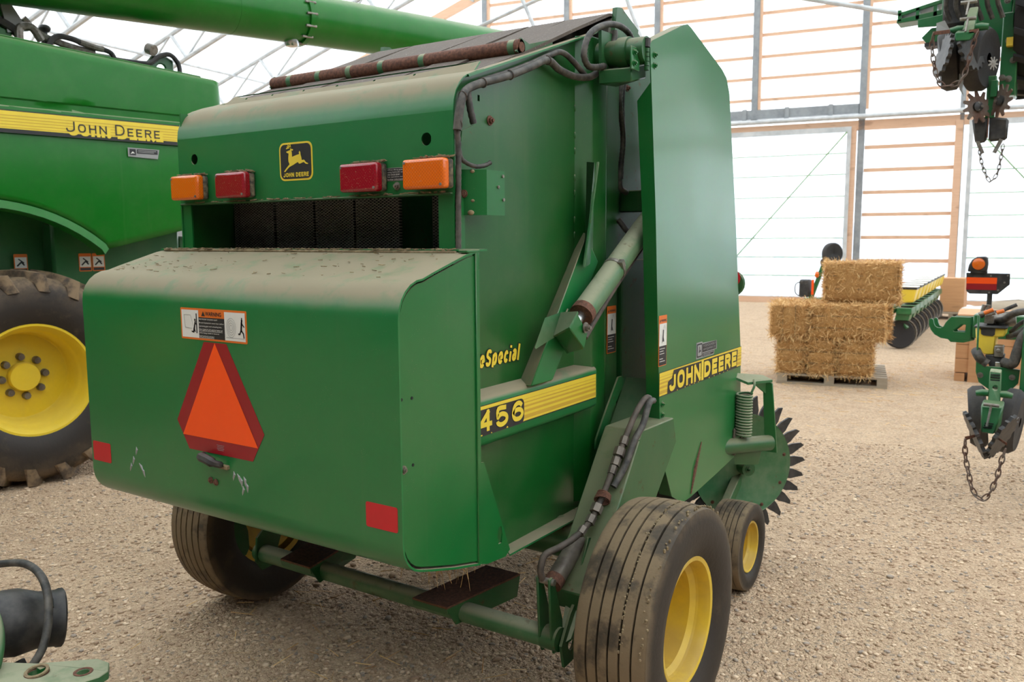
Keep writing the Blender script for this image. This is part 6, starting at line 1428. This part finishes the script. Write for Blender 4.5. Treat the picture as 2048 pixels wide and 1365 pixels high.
# warning lamp bracket
q = MB(); q.prism([(-0.626, 6.60, 1.337), (-0.365, 6.60, 1.335), (-0.364, 6.60, 1.262), (-0.431, 6.60, 1.195), (-0.60, 6.60, 1.194), (-0.62, 6.60, 1.212)], (0, 0.006, 0)); sg_ = q.build('lamp_bracket', 'plastic_black', pl)
d = Decal((0, 6.60, 0), (1, 0, 0), (0, 0, 1)); d.rect(-0.622, 1.222, -0.440, 1.264, 'smv_red', 0); d.rect(-0.622, 1.264, -0.440, 1.306, 'smv_orange', 0); d.build('reflector_strip', sg_, 'orange over dark red reflective strip')
for x, z in ((-0.478, 1.318), (-0.482, 1.205), (-0.378, 1.322), (-0.395, 1.275), (-0.43, 1.222)): q = MB(); q.cyl((x, 6.60, z), (x, 6.592, z), 0.006, 8); q.build('bolt', 'steel', sg_)
q = MB(); q.box(-0.494, -0.464, 6.606, 6.64, 1.03, 1.30); q.build('bracket_post', 'plastic_black', pl, bevel=0.003)
shell = [(-0.618, 1.345), (-0.502, 1.346), (-0.497, 1.40), (-0.502, 1.440), (-0.515, 1.449), (-0.565, 1.447), (-0.595, 1.425), (-0.612, 1.39)]
q = MB(); q.prism([(x, 6.575, z) for x, z in shell], (0, 0.07, 0)); lm = q.build('lamp_shell', 'plastic_black', pl, bevel=0.008, seg=2)
q = MB(); q.lathe([(0.040, 0.0), (0.038, 0.012), (0.02, 0.02), (0.001, 0.022)], (-0.553, 6.574, 1.398), (0, -1, 0), 24); ll = q.build('amber_lens', 'lens_orange', lm); ll.scale = (1.0, 1.0, 1.0)
q = MB(); q.box(-0.60, -0.50, 6.58, 6.64, 1.337, 1.348); q.build('lamp_foot', 'plastic_black', pl)
# raised wing with its row unit hanging overhead ------------------------
q = MB(); q.prism([(-1.15, 6.62, 3.13), (-0.80, 6.62, 3.20), (-0.80, 6.62, 3.17), (-1.14, 6.62, 3.105)], (0, 0.16, 0)); q.build('wing_beam', 'planter_green', pl, bevel=0.004)
q = MB(); q.prism([(-1.15, 6.62, 3.09), (-0.80, 6.62, 3.125), (-0.80, 6.62, 3.075), (-1.15, 6.62, 3.062)], (0, 0.16, 0)); q.build('wing_beam', 'planter_green', pl, bevel=0.004)
for x in (-1.145, -1.03, -0.92, -0.84): q = MB(); q.box(x, x+0.022, 6.62, 6.70, 3.075, 3.15); q.build('wing_web', 'planter_green', pl)
q = MB(); q.prism([(-1.007, 6.56, 3.057), (-0.86, 6.56, 3.07), (-0.86, 6.56, 3.35), (-0.79, 6.56, 3.35), (-0.80, 6.56, 2.995), (-1.005, 6.56, 3.005)], (0, 0.02, 0)); q.build('wing_plate', 'planter_green', pl, bevel=0.003)
q = MB(); q.prism([(-0.981, 6.58, 2.937), (-0.922, 6.58, 2.995), (-0.80, 6.58, 2.995), (-0.80, 6.58, 2.90), (-0.951, 6.58, 2.90)], (0, 0.10, 0)); q.build('wing_gusset', 'planter_green', pl, bevel=0.003)
q = MB(); q.box(-0.96, -0.80, 6.58, 6.70, 2.875, 2.90); q.build('gusset_foot', 'plastic_black', pl)
q = MB(); q.box(-0.80, 0.6, 6.50, 6.68, 3.05, 3.25); q.build('wing_toolbar', 'planter_green', pl, bevel=0.008)
q = MB(); q.box(-0.42, -0.30, 6.2, 6.5, 2.85, 3.35); q.box(-0.47, -0.38, 6.2, 6.4, 2.45, 2.95); q.box(-0.80, -0.44, 6.45, 6.5, 2.80, 3.3); q.build('wing_shank', 'planter_green', pl, bevel=0.006)
for x, z in ((-0.43, 2.78), (-0.40, 2.66), (-0.455, 2.56), (-0.42, 2.55), (-0.45, 3.02), (-0.43, 3.05)): q = MB(); q.bolt((x, 6.2, z), (0, -1, 0), 0.013, 0.012); q.build('bolt', 'steel', pl)
q = MB(); q.box(-0.44, -0.405, 6.15, 6.2, 2.74, 2.79); q.build('yellow_tag', 'hopper_yellow', pl)
gw((-0.735, 6.0, 2.66), (1, 0.15, 0.12), 0.18, 0.10); gw((-0.56, 5.98, 2.65), (-1, 0.28, 0.08), 0.19, 0.10)
q = MB(); q.prism([(-0.672, 5.70, 2.765), (-0.562, 5.70, 2.762), (-0.59, 5.70, 2.708), (-0.672, 5.70, 2.715)], (0, 0.10, 0.03)); q.build('closing_frame', 'planter_green', pl, bevel=0.006)
q = MB(); q.prism([(-0.645, 5.76, 2.78), (-0.578, 5.76, 2.78), (-0.575, 5.86, 2.93), (-0.62, 5.86, 2.93)], (0, 0.03, 0)); q.build('closing_arm', 'green_old', pl, bevel=0.004)
for z in (2.842, 2.935): q = MB(); q.cyl((-0.655, 5.74, z), (-0.570, 5.74, z-0.002), 0.011, 8); q.bar((-0.612, 5.735, z), (-0.618, 5.70, z-0.08), 0.010, 0.008); q.build('spring_handle', 'steel', pl)
for sx_ in (-1, 1): q = MB(); q.tube([(-0.61+sx_*0.03, 5.80, 2.80), (-0.61+sx_*0.06, 5.80, 2.80), (-0.61+sx_*0.10, 5.80, 2.795)], [0.020, 0.023, 0.018], 12); q.build('pivot_stub', 'planter_green', pl)
q = MB(); q.prism([(-0.775, 5.72, 2.835), (-0.73, 5.70, 2.84), (-0.70, 5.70, 2.78), (-0.775, 5.72, 2.79)], (0, 0.05, 0)); q.build('scraper', 'grey_ink', pl)
star_wheel((-0.745, 5.78, 2.66), (0.9, 0.4, -0.2), 0.13, 16, 'plastic_black', 'closing_wheel', pl, 0.02, 0.86)
star_wheel((-0.585, 5.80, 2.68), (-0.9, 0.4, -0.2), 0.13, 16, 'plastic_black', 'closing_wheel', pl, 0.02, 0.86)
q = MB(); q.box(-0.79, -0.70, 5.70, 5.71, 2.765, 2.785); q.box(-0.60, -0.55, 5.70, 5.71, 2.75, 2.77); q.build('chain_bracket', 'rust', pl)
chain_([(-0.785, 5.70, 2.77), (-0.79, 5.70, 2.70), (-0.775, 5.70, 2.60), (-0.755, 5.70, 2.52), (-0.72, 5.70, 2.47), (-0.66, 5.70, 2.47), (-0.62, 5.70, 2.50), (-0.595, 5.70, 2.58), (-0.575, 5.70, 2.68), (-0.555, 5.70, 2.75)], 0.0085, 'drag_chain', pl, 'rust_dark')
q = MB(); q.prism([(-0.655, 5.85, 2.55), (-0.63, 5.85, 2.56), (-0.635, 5.85, 2.46), (-0.625, 5.85, 2.42), (-0.65, 5.85, 2.46)], (0, 0.02, 0)); q.build('seed_boot', 'grey_ink', pl)
q = MB(); q.prism([(-0.72, 5.95, 2.84), (-0.56, 5.95, 2.84), (-0.60, 5.95, 2.52), (-0.67, 5.95, 2.52)], (0, 0.10, 0)); q.build('opener', 'plastic_black', pl)
q = MB(); q.box(-0.78, -0.62, 5.98, 6.2, 2.86, 3.2); q.build('meter_housing', 'plastic_black', pl, bevel=0.02)
for i in range(6):
    x = -0.76+0.055*i; MB().tube([(x, 5.95, 3.3), (x+0.02, 5.92, 3.1), (x+0.0, 5.95, 2.98), (x+0.03, 6.0, 2.88)], 0.014, 8, smooth=5).build('air_hose', 'hose', pl)
q = MB(); q.cyl((-0.62, 5.85, 3.0), (-0.58, 5.85, 3.3), 0.035, 12); q.build('air_spring', 'grey_ink', pl)
# residue wheels and discs below the wing unit
for x, ax_, ph in ((-0.56, (0.7, -0.8, 0.1), 0), (-0.435, (-0.8, -0.7, 0.1), 0.3)):
    w_ = star_wheel((x, 5.98, 2.365 if x < -0.5 else 2.39), ax_, 0.10, 11, 'rust_dark', 'residue_wheel', pl, 0.008, 0.66)
    q = MB(); c_ = Vector((x, 5.97, 2.365 if x < -0.5 else 2.39)); a_ = Vector(ax_).normalized(); q.lathe([(0.03, 0), (0.03, 0.015), (0.018, 0.02), (0.001, 0.022)], c_, a_, 16); hb = q.build('wheel_hub', 'plastic_black', w_)
    for i in range(4): q = MB(); aa = i*math.pi/2; q.bolt(c_+a_*0.012+Vector((0.02*math.cos(aa), 0, 0.02*math.sin(aa))), a_, 0.006, 0.006); q.build('bolt', 'steel', w_)
for pts in ([(-0.592, 2.305), (-0.503, 2.31), (-0.506, 2.16), (-0.566, 2.152)], [(-0.497, 2.31), (-0.393, 2.29), (-0.397, 2.165), (-0.495, 2.16)]):
    q = MB(); q.prism([(x, 6.02, z) for x, z in pts], (0, 0.05, 0)); q.build('depth_shoe', 'plastic_black', pl, bevel=0.012)
q = MB(); q.box(-0.502, -0.496, 5.99, 6.01, 2.18, 2.30); q.build('coulter_edge', 'rust', pl)
for xa, xb in ((-0.555, -0.522), (-0.425, -0.46)): q = MB(); q.bar((xa, 6.03, 2.17), (xb, 6.03, 2.09), 0.018, 0.022); q.build('chain_spike', 'steel', pl)
chain_([(-0.539, 6.0, 2.14), (-0.526, 6.0, 2.05), (-0.494, 6.0, 1.958), (-0.465, 6.0, 1.921), (-0.433, 6.0, 1.97), (-0.418, 6.0, 2.073), (-0.413, 6.0, 2.132)], 0.006, 'drag_chain', pl, 'cyl_grey')
q = MB(); q.box(-0.52, -0.47, 6.02, 6.08, 2.30, 2.55); q.box(-0.50, -0.46, 6.0, 6.05, 2.42, 2.52); q.build('cleaner_arm', 'planter_green', pl, bevel=0.004)
star_wheel((-0.487, 5.9, 2.60), (0.8, -0.6, 0), 0.04, 9, 'steel', 'spoked_wheel', pl, 0.006, 0.5)
q = MB(); q.lathe([(0.2, -0.12), (0.42, -0.13), (0.46, -0.06), (0.465, 0.0), (0.46, 0.06), (0.42, 0.13), (0.2, 0.12)], (-0.275, 6.55, 2.95), (1, 0, 0), 48, tread=[0, .2, .4, .4, .4, .2, 0]); tt = q.build('transport_tyre', 'tyre_black', pl)
for i in range(18):
    a = 2*math.pi*i/18; c_ = Vector((-0.275, 6.55+0.465*math.cos(a), 2.95+0.465*math.sin(a))); dr = Vector((0, math.cos(a), math.sin(a))); tg = Vector((0, -math.sin(a), math.cos(a))); q = MB()
    q.obox(c_-Vector((0.06, 0, 0)), Vector((0.065, 0, 0))+tg*0.03, tg*0.018, dr*0.014); q.build('tread_lug', 'tyre_black', tt)
q = MB(); q.box(-0.2, 1.2, 6.45, 6.65, 0.0, 3.2); 
# centre frame and carrying wheels outside the picture keep the planter standing
q = MB(); q.box(1.0, 1.2, 6.50, 6.66, 0.3, 3.2); q.build('centre_mast', 'planter_green', pl, bevel=0.01)
q = MB(); q.lathe([(0.2, -0.13), (0.46, -0.14), (0.5, 0.0), (0.46, 0.14), (0.2, 0.13), (0.001, 0.1)], (0.85, 6.6, 0.5), (1, 0, 0), 40, tread=[0, .3, .6, .3, 0, 0]); q.build('carrying_tyre', 'tyre_black', pl)
q = MB(); q.cyl((0.85, 6.6, 0.5), (1.1, 6.6, 0.5), 0.06, 12); q.build('stub_axle', 'planter_green', pl)

# ------------------------------------------------------------------ implement hitch in the near left corner
hit = thing('implement_hitch', 'pale green drawbar hitch plate with holes at the bottom left corner', 'hitch', (-2.4, 1.25, 0))
pts = [(-2.225, 1.300), (-2.235, 1.335), (-2.28, 1.365), (-2.335, 1.36), (-2.46, 1.245), (-2.56, 1.19), (-2.66, 1.14), (-2.62, 1.05), (-2.44, 1.10), (-2.31, 1.17), (-2.24, 1.25)]
hole1 = circle3((-2.292, 1.292, 0.36), (1, 0, 0), (0, 1, 0), 0.018, 16); hole2 = circle3((-2.40, 1.215, 0.36), (1, 0, 0), (0, 1, 0), 0.026, 16); hole3 = circle3((-2.49, 1.17, 0.36), (1, 0, 0), (0, 1, 0), 0.017, 14)
q = MB(); q.prism([(x, y, 0.36) for x, y in pts], (0, 0, -0.025), [hole1, hole2]); q.build('hitch_plate', 'green_old', hit, bevel=0.002)
for c_, r_ in (((-2.292, 1.292, 0.3605), 0.027), ((-2.40, 1.215, 0.3605), 0.034)):
    q = MB(); q.lathe([(r_*0.68, 0.0), (r_, 0.0), (r_, 0.001), (r_*0.68, 0.001)], c_, (0, 0, 1), 18, closed=True); q.build('worn_ring', 'rust', hit)
q = MB(); q.tube(circle3((-2.40, 1.215, 0.366), (1, 0, 0), (0, 0.95, 0.15), 0.030, 18), 0.005, 6, closed=True); q.build('split_ring', 'dust', hit)
q = MB(); q.box(-2.42, -2.40, 1.225, 1.245, 0.335, 0.366); q.build('pin_tab', 'green', hit)
q = MB(); q.prism([(x, y, 0.30) for x, y in pts[3:9]], (0, 0, -0.22)); q.build('drawbar', 'green_frame', hit, bevel=0.004)
q = MB(); q.box(-2.75, -2.5, 1.02, 1.16, 0.0, 0.30); q.build('parking_stand', 'green_frame', hit, bevel=0.006)
q = MB(); q.add([(-2.56, 1.06, 0.37), (-2.49, 1.10, 0.37), (-2.47, 1.13, 0.39), (-2.50, 1.16, 0.42), (-2.57, 1.15, 0.43), (-2.62, 1.10, 0.40), (-2.56, 1.10, 0.36), (-2.50, 1.13, 0.36)], [(0,1,2,3,4,5), (0,6,7,1), (1,7,2), (5,6,0), (2,7,3), (3,7,6,4), (4,6,5)]); q.build('yellow_shroud', 'hopper_yellow', hit)
hit.location = (-2.4-0.05, 1.25-0.03, -0.02)
pto = thing('driveline_shield', 'black plastic bell guard of a driveline at the left edge', 'driveline', (-2.7, 1.35, 0))
pc = Vector((-2.765, 1.285, 0.375)); pax = Vector((0.35, 0.93, -0.14)).normalized()
q = MB(); q.lathe([(0.078, -0.10), (0.088, -0.105), (0.096, -0.09), (0.104, -0.04), (0.106, 0.0), (0.098, 0.03), (0.090, 0.06), (0.090, 0.11), (0.094, 0.118), (0.094, 0.130), (0.088, 0.135), (0.080, 0.13), (0.080, 0.05), (0.094, 0.0), (0.090, -0.08)], pc, pax, 40, closed=True); q.build('guard_bell', 'plastic_black', pto)
q = MB(); q.lathe([(0.092, -0.10), (0.100, -0.115), (0.104, -0.10), (0.096, -0.085)], pc, pax, 40, closed=True); q.build('guard_ring', 'plastic_black', pto)
q = MB(); q.cyl(pc-pax*0.9, pc+pax*0.06, 0.035, 16); q.build('drive_shaft', 'plastic_black', pto)
q = MB(); q.bar(pc+Vector((0.02, -0.02, -0.12)), Vector((-2.62, 1.30, 0.0)), 0.05, 0.03); q.build('shaft_rest', 'plastic_black', pto, bevel=0.004)
e1 = pax.cross(Vector((0, 0, 1))).normalized(); e2 = e1.cross(pax)
for a, h_, w_ in ((0.9, 0.085, 0.022), (2.6, -0.06, 0.03)):
    dr = e1*math.cos(a)+e2*math.sin(a); tg = -e1*math.sin(a)+e2*math.cos(a)
    q = MB(); q.obox(pc+pax*h_+dr*(0.0915 if h_ > 0 else 0.1005), tg*w_*0.7, pax*w_*0.45, dr*0.0025); q.build('guard_slot_shade', 'dark', pto)  # dark patch on the bell, painted shade of an uncut opening
hs = MB().tube([(-2.92, 1.30, 0.53), (-2.80, 1.34, 0.545), (-2.68, 1.335, 0.525), (-2.585, 1.30, 0.46), (-2.535, 1.25, 0.37), (-2.54, 1.19, 0.30), (-2.58, 1.13, 0.22), (-2.62, 1.08, 0.15), (-2.66, 1.04, 0.03)], 0.0125, 10, smooth=8).build('hydraulic_hose', 'hose', loc=(-2.6, 1.2, 0)); tag(hs, 'dark brown hydraulic hose arching over the black bell guard', 'hose')
hs = MB().tube([(-2.78, 1.15, 0.54), (-2.70, 1.17, 0.52), (-2.63, 1.17, 0.46), (-2.585, 1.15, 0.39), (-2.57, 1.11, 0.30), (-2.58, 1.06, 0.20), (-2.60, 1.00, 0.05)], 0.0135, 10, smooth=8).build('hydraulic_hose', 'green_old', loc=(-2.6, 1.1, 0)); tag(hs, 'faded green hydraulic hose hanging in front of the black bell guard', 'hose')
